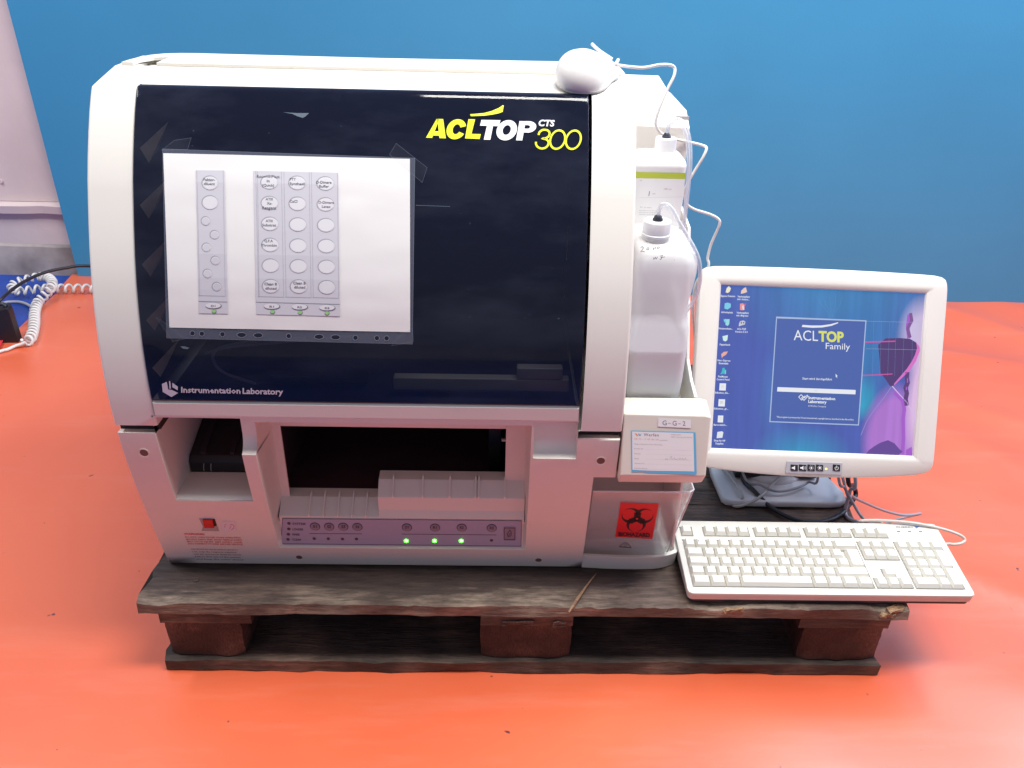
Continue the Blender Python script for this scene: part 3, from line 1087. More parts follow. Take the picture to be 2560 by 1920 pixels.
for k, t in enumerate(('DO NOT OPEN COVER WHILE OPERATING.', 'MOVING PARTS AND SHARP NEEDLE INSIDE', 'MAY CAUSE INJURY. KEEP HANDS CLEAR.', 'DISCONNECT POWER BEFORE SERVICE.')):
    P.text(t, *k6(170 + 18 * k, 470 + 40 * k), *k6(1205 + 12 * k, 482 + 42 * k), 3.2, PINKRED, bold=.02)
for k, (t, x1) in enumerate((('CAUTION: for use by trained operators', 1140), ('Use only the reagents supplied', 1110), ('with this instrument. Read the manual', 1200), ('before first use of the system', 1190), ('and keep the cover closed', 1240))):
    P.text(t, *k6(275 + 26 * k, 690 + 45 * k), *k6(x1, 702 + 46 * k), 3.0, M('brown_print', (.22, .09, .09), .6) if k == 0 else P.ms[-1], bold=.01)
P.build('warning_print', an)

# rail below the visor
bm = bmesh.new()
rws = []
for z, dy in ((.4600, .004), (.4612, -.0015), (.4815, -.0015), (.4838, .004)):
    rws.append([bm.verts.new((x, prof(z) + dy, z)) for x in (.0785, .6605)])
for a, b in zip(rws, rws[1:]): bm.faces.new((a[0], a[1], b[1], b[0]))
from_bm('front_rail', bm, PLASTIC, an, bevel=.0008)
box('seam_backing', .021, .0765, .045, .70, .4322, .4438, SEAM, an)
box('seam_backing', .6625, .7205, .045, .70, .4322, .4438, SEAM, an)


# upper cover with pillars
def upper_cover():
    bm = bmesh.new()
    zz = [.444, .46, .48, .50, .52, .545, .57, .59, .61, .628, .646, .663, .68, .696, .712, .726, .74, .752, .763, .777, .79, .803, .816, .828, .838, .846, .8525, .858, .862, .866, .8675, .8725, .879]
    L = [(prof(z), z) for z in zz] + [(.264, .8797), (.318, .880), (.330, .880), (.358, .8797), (.385, .876), (.43, .862), (.50, .83), (.60, .77), (.70, .68), (.74, .60), (.74, .444)]
    xs = [.0185, .0225, .045, .0775, .6615, .6655, .697, .7195, .7235]

    def q(*p): bm.faces.new([bm.verts.new(a) for a in p])
    for i in range(len(xs) - 1):
        for j in range(len(L) - 1):
            (ya, za), (yb, zb) = L[j], L[j + 1]
            if xs[i] >= .07 and xs[i + 1] < .67 and zb <= .8676 and yb < .26: continue
            if i in (2, 5) and ya >= .2639 and yb <= .3301: continue
            q((xs[i], ya, za), (xs[i + 1], ya, za), (xs[i + 1], yb, zb), (xs[i], yb, zb))
    for x in (xs[0], xs[-1]): bm.faces.new([bm.verts.new((x, a, b)) for a, b in L])
    vis = [(a, b) for a, b in L if b <= .8676 and a < .26]
    for x in (.0775, .6615):
        for (ya, za), (yb, zb) in zip(vis, vis[1:]): q((x, ya, za), (x, ya + .022, za), (x, yb + .022, zb), (x, yb, zb))
    # underside of the pillars
    q((.0185, prof(.444), .444), (.0775, prof(.444), .444), (.0775, .70, .444), (.0185, .70, .444))
    q((.6615, prof(.444), .444), (.7235, prof(.444), .444), (.7235, .70, .444), (.6615, .70, .444))
    # walls of the two grip openings
    for x0, x1 in ((.045, .0775), (.6655, .697)):
        y0, y1 = .264, .330
        q((x0, y0, .880), (x1, y0, .880), (x1, y0, .855), (x0, y0, .855))
        q((x0, y1, .880), (x1, y1, .880), (x1, y1, .855), (x0, y1, .855))
        for x in (x0, x1): q((x, y0, .880), (x, .318, .880), (x, y1, .880), (x, y1, .855), (x, y0, .855))
    return from_bm('upper_cover', bm, PLASTIC2, an, weld=.0002, bevel=.0032, seg=3, angle=.6)


upper_cover()
for x0, x1 in ((.0445, .078), (.665, .6975)):
    box('grip_floor', x0, x1, .2635, .3305, .842, .8552, INSIDE, an)
box('grip_handle', .0460, .060, .268, .316, .8555, .874, PLASTIC2, an, bevel=.003)


def plate(name, outer, holes, z0, z1, mat, parent, bevel=.002):
    from mathutils.geometry import tessellate_polygon
    polys = [[Vector((x, y, z1)) for x, y in lp] for lp in [outer] + holes]
    flat = [p for lp in polys for p in lp]
    tris = tessellate_polygon(polys)
    bm = bmesh.new()
    V = [bm.verts.new(p) for p in flat]
    for t in tris:
        if len({t[0], t[1], t[2]}) == 3: bm.faces.new([V[k] for k in t])
    i0 = 0
    for lp in polys:
        n = len(lp)
        lo = [bm.verts.new((p.x, p.y, z0)) for p in lp]
        for k in range(n): bm.faces.new((V[i0 + k], V[i0 + (k + 1) % n], lo[(k + 1) % n], lo[k]))
        i0 += n
    return from_bm(name, bm, mat, parent)


half = [(.370, .356), (.15, .362), (.100, .364), (.075, .361), (.055, .353), (.042, .338), (.035, .315), (.031, .290), (.0295, .264)]
notch = [(.0450, .264), (.0455, .288), (.0550, .312), (.0755, .319), (.0768, .264)]
outer = half + notch + [(.742 - x, y) for x, y in reversed(half[1:] + notch)]
plate('top_cover', outer, [], .8801, .8840, PLASTIC2, an)

# faint worn lettering on the top, left of the middle
P = Print(lambda a, b, l: on_z(a, b, .8806) if on_z(a, b, .8806).y > .243 else on_skin(a, b, .0005), 0)
for k in range(26):
    x = 460 + k * 6.3
    P.line([(x, 183 + (k % 3)), (x + 3.2, 182.2 + (k % 2))], .8, GREYPR, 1)
for k in range(22):
    x = 474 + k * 5.8
    if k in (4, 5, 9): continue
    P.line([(x, 190 + (k % 2)), (x + 3.4, 189 + (k % 3) * .8)], 1.3, GREYPR, 1)
P.build('worn_print', an)


# visor
def visor_material():
    mt = bpy.data.materials.new('tinted_visor')
    mt.use_nodes = True
    nt = mt.node_tree
    out = nt.nodes['Material Output']
    b = nt.nodes['Principled BSDF']
    b.inputs['Base Color'].default_value = (.010, .014, .034, 1)
    b.inputs['Roughness'].default_value = .045
    tcs = nt.nodes.new('ShaderNodeTexCoord')
    mps = nt.nodes.new('ShaderNodeMapping')
    mps.inputs['Scale'].default_value = (3.0, 3.0, 9.0)
    ns = nt.nodes.new('ShaderNodeTexNoise')
    ns.inputs['Scale'].default_value = 1.6
    ns.inputs['Detail'].default_value = 7
    ns.inputs['Roughness'].default_value = .62
    nt.links.new(tcs.outputs['Object'], mps.inputs[0])
    nt.links.new(mps.outputs[0], ns.inputs['Vector'])
    rs = nt.nodes.new('ShaderNodeValToRGB')
    rs.color_ramp.elements[0].position = .46
    rs.color_ramp.elements[1].position = .82
    rs.color_ramp.elements[0].color = (.009, .013, .034, 1)
    rs.color_ramp.elements[1].color = (.040, .050, .085, 1)
    nt.links.new(ns.outputs['Fac'], rs.inputs[0])
    nt.links.new(rs.outputs[0], b.inputs['Base Color'])
    # dust specks
    nd = nt.nodes.new('ShaderNodeTexNoise')
    nd.inputs['Scale'].default_value = 190
    nd.inputs['Detail'].default_value = 1
    nt.links.new(tcs.outputs['Object'], nd.inputs['Vector'])
    rd = nt.nodes.new('ShaderNodeMapRange')
    rd.inputs[1].default_value = .79
    rd.inputs[2].default_value = .84
    nt.links.new(nd.outputs['Fac'], rd.inputs[0])
    md = nt.nodes.new('ShaderNodeMixRGB')
    nt.links.new(rd.outputs[0], md.inputs[0])
    nt.links.new(rs.outputs[0], md.inputs[1])
    md.inputs[2].default_value = (.10, .12, .16, 1)
    nt.links.new(md.outputs[0], b.inputs['Base Color'])
    sock(b, ['Specular IOR Level'], .5)
    sock(b, ['Coat Weight'], .1)
    sock(b, ['Coat Roughness'], .02)
    t = nt.nodes.new('ShaderNodeBsdfTransparent')
    t.inputs['Color'].default_value = (.58, .60, .68, 1)
    mx = nt.nodes.new('ShaderNodeMixShader')
    mx.inputs[0].default_value = .55
    nt.links.new(t.outputs[0], mx.inputs[1])
    nt.links.new(b.outputs[0], mx.inputs[2])
    nt.links.new(mx.outputs[0], out.inputs['Surface'])
    tc = nt.nodes.new('ShaderNodeTexCoord')
    n = nt.nodes.new('ShaderNodeTexNoise')
    n.inputs['Scale'].default_value = 3.5
    n.inputs['Detail'].default_value = 1.5
    nt.links.new(tc.outputs['Object'], n.inputs['Vector'])
    bp = nt.nodes.new('ShaderNodeBump')
    bp.inputs['Strength'].default_value = .25
    bp.inputs['Distance'].default_value = .004
    nt.links.new(n.outputs['Fac'], bp.inputs['Height'])
    nt.links.new(bp.outputs[0], b.inputs['Normal'])
    return mt


def visor():
    x0, x1, z0, z1 = .0778, .6613, .4848, .8665
    nz = 72
    zs = [z0 + (z1 - z0) * k / nz for k in range(nz + 1)]
    xs = [x0, x0 + .0008, x0 + .0025] + [x0 + (x1 - x0) * k / 14 for k in range(1, 14)] + [x1 - .0025, x1 - .0008, x1]
    lx = [.0008, .0018, .0022] + [.0022] * 13 + [.0022, .0018, .0008]
    zs = [z0, z0 + .0008, z0 + .0025] + [z0 + (z1 - z0) * k / nz for k in range(1, nz)] + [z1 - .0015, z1]
    lz = [-.0014, -.0004, 0] + [0] * (nz - 1) + [0, -.0010]
    vs, fs = [], []
    W = len(xs) + 2
    rows = [(z0, None)] + list(zip(zs, lz)) + [(z1 + .0002, None)]
    for z, l in rows:
        for i in range(-1, len(xs) + 1):
            k = min(max(i, 0), len(xs) - 1)
            ll = (lx[k] + l) if (l is not None and 0 <= i < len(xs)) else -.004
            vs.append(Vector((xs[k], prof(z), z)) + prof_n(z) * ll)
    for j in range(len(rows) - 1):
        for i in range(W - 1):
            a = j * W + i
            fs.append((a, a + 1, a + W + 1, a + W))
    return mesh('visor', vs, fs, visor_material(), an, smooth=True, sharp=60)


visor()
vis_f = lambda px, py, l: on_skin(px, py, .0026 + l)
bm = bmesh.new()
a = [bm.verts.new((x, prof(z) + dy, z)) for x in (.078, .661) for z, dy in ((.8662, -.001), (.8672, -.0012), (.8674, .003))]
bm.faces.new((a[0], a[3], a[4], a[1]))
bm.faces.new((a[1], a[4], a[5], a[2]))
from_bm('visor_gasket', bm, RUBBER, an)

# things seen dimly behind the visor
for xa_, xb_ in ((.0776, .0785), (.6604, .6613)):
    cross('interior_liner', [(x, [(prof(z) + .0032, z) for z in (.486, .52, .57, .61, .646, .68, .712, .74, .763, .79, .816, .838, .855)] + [(.35, .855), (.35, .486)]) for x in (xa_, xb_)], INSIDE, an)
box('interior_back', .079, .660, .36, .364, .46, .86, INSIDE, an)
box('interior_floor', .079, .660, .066, .358, .462, .466, INSIDE, an)
bm = bmesh.new()
for x0, x1, z0, z1 in ((.40, .650, .478, .498), (.575, .640, .498, .516)):
    bm_box(bm, x0, x1, .085, .10, z0, z1)
from_bm('interior_rail', bm, BEIGE, an, bevel=.002)
box('interior_arm', .16, .36, .10, .12, .476, .490, DARK, an, bevel=.002)
for k, z in enumerate((.80, .735, .665, .595, .53)):
    y = prof(z)
    mesh('metal_reflection', [(.0800, y + .012, z - .004), (.108, y + .05, z + .022), (.0800, y + .03, z - .028), (.083, y + .055, z - .02)], [(0, 1, 2), (1, 3, 2)], BRONZE, an)  # bronze triangles stand in for reflections of the sheet metal inside
tube('interior_tube', [(.20, .10, .476), (.16, .085, .505), (.155, .085, .535), (.20, .09, .548), (.28, .10, .55)], .0022, GCABLE, an)
tube('interior_tube', [(.14, .09, .53), (.18, .08, .545), (.26, .09, .55), (.34, .12, .545)], .0018, GCABLE, an)

# logo on the visor
kl = lambda x, y: (1040 + x * .19892, 260 + y * .19892)
P = Print(vis_f, .00006)
P.poly([kl(*c) for c in ((682, 140), (760, 134), (860, 124), (950, 100), (1040, 62), (1090, 28), (1102, 30), (1090, 110), (1040, 128), (960, 145), (860, 158), (760, 162), (690, 164))], YELLOW)


def block_letters(items, mat, layer=1):
    for pts in items: P.poly([kl(*c) for c in pts], mat, layer)


# A C L T O P drawn as heavy slanted shapes
def arc(cx, cy, rx, ry, a0, a1, n, sl=.0):
    return [(cx + rx * math.cos(math.radians(a)) - sl * ry * math.sin(math.radians(a)), cy + ry * math.sin(math.radians(a))) for a in [a0 + (a1 - a0) * i / n for i in range(n + 1)]]


def band(outer, inner, mat, layer=1):
    for k in range(len(outer) - 1):
        P.poly([kl(*outer[k]), kl(*outer[k + 1]), kl(*inner[k + 1]), kl(*inner[k])], mat, layer)


block_letters([((127, 432), (262, 198), (302, 198), (272, 262), (205, 436)), ((262, 198), (343, 200), (377, 441), (297, 438), (290, 405), (285, 345), (279, 262), (272, 262)),
               ], YELLOW)
block_letters([((228, 352), (286, 352), (291, 408), (204, 406))], YELLOW, 3)
band(arc(508, 327, 122, 126, -18, -332, 26, .18), arc(510, 327, 46, 62, -20, -330, 26, .2), YELLOW)
block_letters([((660, 202), (744, 204), (698, 385), (816, 389), (800, 450), (617, 442))], YELLOW, 4)
block_letters([((822, 211), (1062, 215), (1040, 290), (968, 288), (934, 460), (852, 458), (892, 285), (805, 283))], WHITEP, 6)
o1, o2 = arc(1140, 341, 128, 127, 0, -360, 32, .18), arc(1140, 338, 50, 60, 0, -360, 32, .18)
band(o1, o2, WHITEP, 8)
block_letters([((1300, 226), (1378, 228), (1334, 468), (1256, 466))], WHITEP, 6)
band(arc(1410, 300, 100, 72, -95, 100, 14, .1), arc(1402, 300, 30, 22, -95, 100, 14, .1), WHITEP, 10)
block_letters([((1370, 228), (1404, 228), (1402, 278), (1362, 278)), ((1350, 322), (1392, 322), (1398, 371), (1345, 370))], WHITEP, 12)
P.text('CTS', *kl(1540, 284), *kl(1742, 290), 15.5, WHITEP, bold=.035, shear=.2)
c3 = [(p.x, p.y) for p in spline([Vector((x, y, 0)) for x, y in ((1538, 398), (1552, 362), (1585, 338), (1620, 334), (1660, 346), (1677, 378), (1664, 416), (1632, 438), (1592, 444), (1640, 456), (1664, 492), (1650, 536), (1614, 562), (1570, 567), (1528, 548), (1508, 516), (1506, 484))], 5)]
P.line([kl(*c) for c in c3], 5.0, YELLOW, 2)
band(arc(1778, 457, 104, 128, 0, -360, 32, .16), arc(1778, 457, 80, 103, 0, -360, 32, .16), YELLOW, 5)
band(arc(1975, 460, 104, 128, 0, -360, 32, .16), arc(1975, 460, 80, 103, 0, -360, 32, .16), YELLOW, 8)
P.build('visor_logo', an)

kb = lambda x, y: (240 + x * .33755, 860 + y * .33755)
P = Print(vis_f)
WHITE2 = M('white_print_lower', (.60, .59, .68), .5)
for pts in (((494, 290), (530, 274), (540, 330), (568, 334), (614, 356), (564, 386), (500, 348)), ((546, 268), (556, 270), (560, 322), (550, 328)), ((570, 282), (580, 286), (612, 310), (610, 336), (572, 314))):
    P.poly([kb(*c) for c in pts], WHITE2)
P.text('Instrumentation', *kb(636, 352), *kb(1075, 360), 14.5, WHITE2, bold=.028)
P.text('Laboratory', *kb(1090, 361), *kb(1390, 367), 14.5, WHITE2, bold=.028)
P.build('maker_print', an)
# scuffs on the visor
P = Print(vis_f)
SCUFF = clear('scuff', (.35, .45, .55), .35)
P.poly([(709, 283), (725, 284), (745, 285), (774, 285), (764, 294), (758, 297), (745, 293), (732, 287)], SCUFF)
P.poly([kb(*c) for c in ((630, 14), (660, 12), (696, 24), (684, 34), (650, 30))], SCUFF)
P.line([(1040, 514), (1125, 517)], .9, SCUFF)
P.build('visor_scuff', an)

# ------------------------------------------------------------------ analyzer: right side unit, shelf and bottles
bm = bmesh.new()
top = [(.7205, .3245, .803), (.831, .3245, .800), (.831, .362, .819), (.8115, .402, .837), (.809, .402, .838), (.798, .442, .856), (.7205, .442, .857)]
bot = [(.7205, .3245, .44), (.831, .3245, .44), (.831, .362, .44), (.831, .50, .44), (.831, .70, .44), (.7205, .70, .44)]
T_ = [bm.verts.new(p) for p in top]
bm.faces.new(T_)
lowr = [bm.verts.new((p[0], p[1], .44)) for p in top]
for k in range(len(top)): bm.faces.new((T_[k], T_[(k + 1) % 7], lowr[(k + 1) % 7], lowr[k]))
bm.faces.new(list(reversed(lowr)))
from_bm('rear_unit', bm, PLASTIC2, an, bevel=.0022, seg=3, angle=.2)
box('groove', .812, .8316, .341, .3432, .800, .8135, INNERGREY, an)
cross('side_ledge', [(.806, [(.306, .52), (.306, .716), (.325, .722), (.325, .52)]), (.8305, [(.306, .52), (.306, .716), (.325, .722), (.325, .52)])], PLASTIC2, an, bevel=.0015)
cross('side_wall', [(.829, [(.075, .20), (.075, .479), (.110, .486), (.146, .502), (.190, .580), (.247, .672), (.3245, .684), (.3245, .20)]),
                    (.8335, [(.075, .20), (.075, .479), (.110, .486), (.146, .502), (.190, .580), (.247, .672), (.3245, .684), (.3245, .20)])], PLASTIC2, an, bevel=.001)
cross('side_shelf', [(.7245, [(.045, .368), (.045, .375), (.06, .438), (.325, .438), (.325, .368)]), (.829, [(.045, .368), (.045, .375), (.06, .438), (.325, .438), (.325, .368)])], PLASTIC, an)
cross('shelf_front', [(.7245, [(.030, .3605), (.0195, .380), (.0405, .4705), (.076, .477), (.076, .3605)]),
                      (.8385, [(.030, .3605), (.0195, .380), (.0405, .4690), (.076, .477), (.076, .3605)]),
                      (.8475, [(.032, .3605), (.0205, .380), (.0415, .4660), (.076, .474), (.076, .3605)])], CREAM, an, bevel=.0022, seg=3)
box('bottle_step', .7245, .829, .2130, .3240, .4385, .5845, PLASTIC, an, bevel=.003)
box('bay_wall', .6915, .829, .176, .180, .150, .437, PLASTIC, an)
box('bay_floor', .6915, .829, .105, .175, .1445, .150, PLASTIC, an)

# stickers on the shelf front
SO, SN = Vector((0, .0195, .380)), Vector((0, -.0905, .021)).normalized()
gf = lambda px, py, l: on_plane(px, py, SO, SN) + SN * (.0004 + l)
P = Print(gf)
P.quad((1646, 1044), (1727, 1049), (1727, 1070), (1644, 1066), PRWHITE)
kg = lambda x, y: (1560 + x * .10246, 1030 + y * .10246)
P.text('G', *kg(938, 312), *kg(1040, 316), 12, M('grey_ink', (.20, .20, .23), .6))
INK = P.ms[-1]
P.line([kg(1070, 268), kg(1140, 271)], .9, INK, 2)
P.text('G', *kg(1182, 322), *kg(1282, 325), 12, INK)
P.line([kg(1318, 281), kg(1382, 283)], .9, INK, 2)
P.text('2', *kg(1430, 328), *kg(1495, 331), 12, INK)
P.build('code_sticker', an, 'small white sticker reading G-G-2')
P = Print(gf)
P.poly([kg(*c) for c in ((175, 448), (1745, 495), (1772, 1500), (1740, 1528), (1000, 1490), (520, 1475), (470, 1455), (188, 1462))], BLUEPR)
P.poly([kg(*c) for c in ((195, 470), (1690, 512), (1712, 1448), (560, 1425), (205, 1405))], PRWHITE, 2)
P.poly([kg(*c) for c in ((255, 515), (300, 520), (330, 560), (350, 510), (345, 560), (318, 588))], ORANGEPR, 3)
P.poly([kg(*c) for c in ((345, 525), (370, 520), (390, 552), (425, 508), (405, 570), (372, 580))], BLUEPR, 3)
P.text('Werfen', *kg(480, 580), *kg(845, 592), 7.5, M('soft_grey_ink', (.16, .15, .20), .6), 3, spacing=1.15)
SINK = P.ms[-1]
P.text('08 00 - 0 43 46 24', *kg(250, 668), *kg(840, 685), 4.4, M('pale_red_ink', (.75, .42, .36), .6), 3)
P.text('kostenfrei', *kg(870, 695), *kg(1060, 697), 2.6, GREYPR, 3)
P.text('Feldkirchen', *kg(1150, 560), *kg(1390, 562), 2.8, GREYPR, 3)
P.text('85551 Muenchen Kirchheim', *kg(1150, 615), *kg(1655, 628), 2.8, GREYPR, 3)
P.text('Ansprechpartner Ihrer Abteilung', *kg(250, 785), *kg(935, 808), 3.2, GREYPR, 3)
for t, y, x in (('Kunden Nr', 900, 470), ('Geraet', 1020, 400), ('Serie', 1138, 360), ('Garantie bis', 1258, 495), ('Kundendienst', 1378, 565)):
    P.text(t, *kg(250, y), *kg(x, y + 8), 3.2, GREYPR, 3)
P.text('SN', *kg(1000, 1158), *kg(1070, 1160), 3, GREYPR, 3)
P.line([kg(*c) for c in ((1110, 1150), (1140, 1075), (1165, 1085), (1150, 1140), (1195, 1150), (1225, 1110), (1245, 1150), (1290, 1155), (1370, 1110), (1350, 1160), (1430, 1120), (1440, 1165), (1500, 1115), (1510, 1165), (1560, 1170))], .5, PRGREY2, 3)
for y in (905, 1022, 1142, 1262, 1385): P.line([kg(520, y), kg(1660, y + 28)], .25, PRGREY, 3)
P.build('service_sticker', an, 'white service sticker with a blue border')

# waste tray under the shelf
bm = bmesh.new()
fr = []
for k in range(13):
    t = k / 12
    x = .6905 + (.8435 - .6905) * t
    y = .0865 + .0035 * math.sin(t * math.pi) * -1 + .010 * max(0, (t - .75) / .25) ** 2
    fr.append((x, y))
fr += [(.8465, .102), (.8475, .112), (.8475, .235)]
lo = [bm.verts.new((x, y, .1448)) for x, y in fr]
hi = [bm.verts.new((x + .002 * (k > 10), y - .003 * (k <= 12), .1735 if k < 13 else .171)) for k, (x, y) in enumerate(fr)]
hi2 = [bm.verts.new((x - .003 * (k > 10), y + .0028 * (k <= 13), .1735 if k < 13 else .171)) for k, (x, y) in enumerate(fr)]
lo2 = [bm.verts.new((x - .004 * (k > 10), y + .004, .1515)) for k, (x, y) in enumerate(fr)]
for A, B in ((lo, hi), (hi, hi2), (hi2, lo2)):
    for k in range(len(fr) - 1): bm.faces.new((A[k], A[k + 1], B[k + 1], B[k]))
bm.faces.new([lo2[0]] + lo2[1:] + [bm.verts.new((.6905, .235, .1515))])
bm.faces.new([lo[0]] + lo[1:] + [bm.verts.new((.6905, .235, .1448))])
from_bm('waste_tray', bm, PLASTIC, an, bevel=.0008, angle=.9)

# clear waste bin with the biohazard label
wb = thing('waste_bin', 'clear plastic waste bin with red biohazard label under the cream shelf front', 'waste bin', (.77, .14, .152))
BINP = clear('clear_bin_plastic', (.92, .91, .92), .22, .12)


def bin_ring(t, inset):
    z = .1535 + t * .174
    yf = .1045 - t * .0535 + inset
    xr = .8330 + t * .0110 - inset
    return [Vector(p) for p in ((.6925 + inset, yf, z), (xr - .006, yf, z), (xr, yf + .006, z), (xr, .1725 - inset, z), (.6925 + inset, .1725 - inset, z))]


bm = bmesh.new()
RR = [bin_ring(0, .0), bin_ring(.5, 0), bin_ring(1, 0), bin_ring(1, .0018), bin_ring(.5, .0018), bin_ring(.01, .0018)]
VV = [[bm.verts.new(p) for p in r] for r in RR]
for a, b in zip(VV, VV[1:]):
    for k in range(5): bm.faces.new((a[k], a[(k + 1) % 5], b[(k + 1) % 5], b[k]))
bm.faces.new(VV[0])
bm.faces.new(VV[-1])
from_bm('bin_body', bm, BINP, wb)
rim = bin_ring(1, 0)
tube('rim', [rim[0] + Vector((0, -.0008, .0008)), rim[1] + Vector((0, -.0008, .0008)), rim[2] + Vector((.0008, 0, .0008)), rim[3] + Vector((.0008, 0, .0008))], .0013, clear('rim_plastic', (.9, .9, .92), .7, .15), wb, smooth_path=False, n=8)
e0, e1 = bin_ring(0, 0), bin_ring(1, 0)
tube('bin_edge', [e0[2] + Vector((.0003, -.0003, 0)), e1[2] + Vector((.0003, -.0003, 0))], .0009, WHITEP, wb, smooth_path=False, n=6)
BO, BN = bin_ring(0, 0)[0], Vector((0, -.174, -.0535)).normalized()
bf = lambda px, py, l: on_plane(px, py, BO, BN) + BN * (.0004 + l)
P = Print(bf)
kt = lambda x, y: (1240 + x * .32548, 900 + y * .32548)
P.poly([kt(*c) for c in ((958, 1091), (1251, 1104), (1200, 1373), (915, 1357))], RED)
# the biohazard trefoil: three open crescents, a broken ring and three arms
ccx, ccy = 1083, 1216
A_, B_, = 1.0, .93


def tre(x, y):   # local units, y up
    return kt(ccx + x * 1.0 + y * .12, ccy - y * .78 + x * .03)


for k in range(3):
    ca = math.radians((30, 150, 270)[k])
    N = 32
    out_, in_ = [], []
    for i in range(N + 1):
        a = ca + math.radians(13 + 334 * i / N)
        out_.append((55 * math.cos(ca) + 74 * math.cos(a), 55 * math.sin(ca) + 74 * math.sin(a)))
        a2 = ca + math.radians(19 + 322 * i / N)
        in_.append((75 * math.cos(ca) + 53 * math.cos(a2), 75 * math.sin(ca) + 53 * math.sin(a2)))
    for i in range(N):
        mid = ((out_[i][0] + in_[i][0]) / 2, (out_[i][1] + in_[i][1]) / 2)
        # crescents stop where they meet their neighbours' open centres
        if any(math.hypot(mid[0] - 75 * math.cos(math.radians(q_)), mid[1] - 75 * math.sin(math.radians(q_))) < 50 for q_ in (30, 150, 270) if q_ != (30, 150, 270)[k]): continue
        P.poly([tre(*out_[i]), tre(*out_[i + 1]), tre(*in_[i + 1]), tre(*in_[i])], BLACKPR, 2)
for k in range(3):
    c0 = (90, 210, 330)[k]
    N = 10
    o_ = [(62 * math.cos(math.radians(c0 - 30 + 60 * i / N)), 62 * math.sin(math.radians(c0 - 30 + 60 * i / N))) for i in range(N + 1)]
    i_ = [(47 * math.cos(math.radians(c0 - 30 + 60 * i / N)), 47 * math.sin(math.radians(c0 - 30 + 60 * i / N))) for i in range(N + 1)]
    for i in range(N): P.poly([tre(*o_[i]), tre(*o_[i + 1]), tre(*i_[i + 1]), tre(*i_[i])], BLACKPR, 2)
P.poly([tre(10 * math.cos(a * .5236), 10 * math.sin(a * .5236)) for a in range(12)], RED, 3)
P.text('BIOHAZARD', *kt(940, 1348), *kt(1182, 1356), 9.6, BLACKPR, 2, bold=.05)
P.build('biohazard_label', wb, 'red label with black biohazard sign')
P = Print(bf)
P.line([kt(950, 1430), kt(985, 1402), kt(1008, 1405), kt(1036, 1438)], 1.2, BLACKPR)
P.line([kt(945, 1432), kt(1040, 1441)], 1.6, BLACKPR)
P.ring(*kt(994, 1420), 3.4, 3, .9, BLACKPR)
P.build('mould_mark', wb)

# ------------------------------------------------------------------ bottles and their tubes
CLEARTUBE = clear('clear_tube', (.82, .85, .90), .42, .12)
CAPW = M('white_cap', (.80, .79, .80), .4)
BOTW = M('white_bottle', (.80, .79, .78), .35)


def cap(x, y, z, r, h, mat, parent, flare=1.0):
    rings = []
    n = 40
    for rr, dz in ((r * flare * .99, 0), (r * flare, .001), (r * flare, h * .16), (r * 1.0, h * .2), (r, h * .9), (r * .95, h * .985), (r * .85, h), (r * .35, h * 1.0)):
        rings.append([Vector((x + rr * (1 - (.02 if (k % 2 and .1 < dz / h < .95) else 0)) * math.cos(2 * math.pi * k / n), y + rr * (1 - (.02 if (k % 2 and .1 < dz / h < .95) else 0)) * math.sin(2 * math.pi * k / n), z + dz)) for k in range(n)])
    return loft('cap', rings, mat, parent, sharp=30)


b1 = thing('reagent_bottle', 'white reagent bottle with lime green stripe label beside the visor, behind the jug', 'bottle', (.768, .235, .59))
cx, cy, wd, dp = .7655, .2325, .0805, .072
R1 = [rrect(cx, cy, wd * s, dp * s, .012, z) for z, s in ((.585, .94), (.588, .99), (.70, 1.0), (.772, 1.0), (.7745, 1.0))]
for z, s, sh in ((.778, .96, .1), (.7815, .86, .4), (.784, .70, .9)):
    R1.append(rrect(cx + (.779 - cx) * (1 - s) * 1.2, cy, wd * s, dp * s, .014, z))
loft('bottle_body', R1, BOTW, b1, sharp=50)
loft('neck', [circ(.779, .235, .0138, .780), circ(.779, .235, .0138, .784)], BOTW, b1)
cap(.779, .235, .7825, .0150, .0225, CAPW, b1, 1.07)
loft('stopper', [circ(.779, .235, r, z, 20) for r, z in ((.0062, .8045), (.0064, .8065), (.0050, .8085), (.0046, .8095), (.0026, .8115))], RUBBER, b1)
yb = cy - dp / 2
lf = lambda px, py, l: on_y(px, py, yb - .0003 - l)
P = Print(lf)
xa, xb = .7262, .8040


def lp(x, z):  # world to pixel, so that Print can lay it
    d = Vector((x, yb, z)) - CAM
    return (1280 + FPX * d.dot(RX) / d.dot(FW), 960 - FPX * d.dot(UP) / d.dot(FW))


P.quad(lp(xa, .7660), lp(xb, .7660), lp(xb, .7575), lp(xa, .7575), LIME)
P.quad(lp(xa, .7574), lp(xb, .7574), lp(xb, .66), lp(xa, .66), PRWHITE)
P.line([lp(.742, .730), lp(.803, .7325)], .5, PRGREY, 2)
P.line([(1624, 478), (1622, 490)], 1.8, INK, 2)
P.text('ml', 1631, 486, 1638, 486, 4, GREYPR)
P.text('100 ml', 1660, 474, 1678, 475, 4, GREYPR)
P.text('ref', 1600, 452, 1605, 452, 3.5, GREYPR)
P.text('for in vitro', 1600, 519, 1630, 520, 3.2, GREYPR)
for k in range(3): P.text('store between two and eight degrees', 1598, 527 + 5 * k, 1645, 528 + 5 * k, 2.6, PRGREY2)
P.build('bottle_label', b1)
tube('tube', [(.779, .235, .812), (.7795, .233, .819), (.7825, .228, .8255), (.789, .223, .828), (.797, .219, .822), (.804, .216, .806), (.809, .214, .780), (.812, .214, .745), (.8145, .218, .70), (.819, .226, .66), (.822, .25, .62)], .0026, CLEARTUBE, b1)
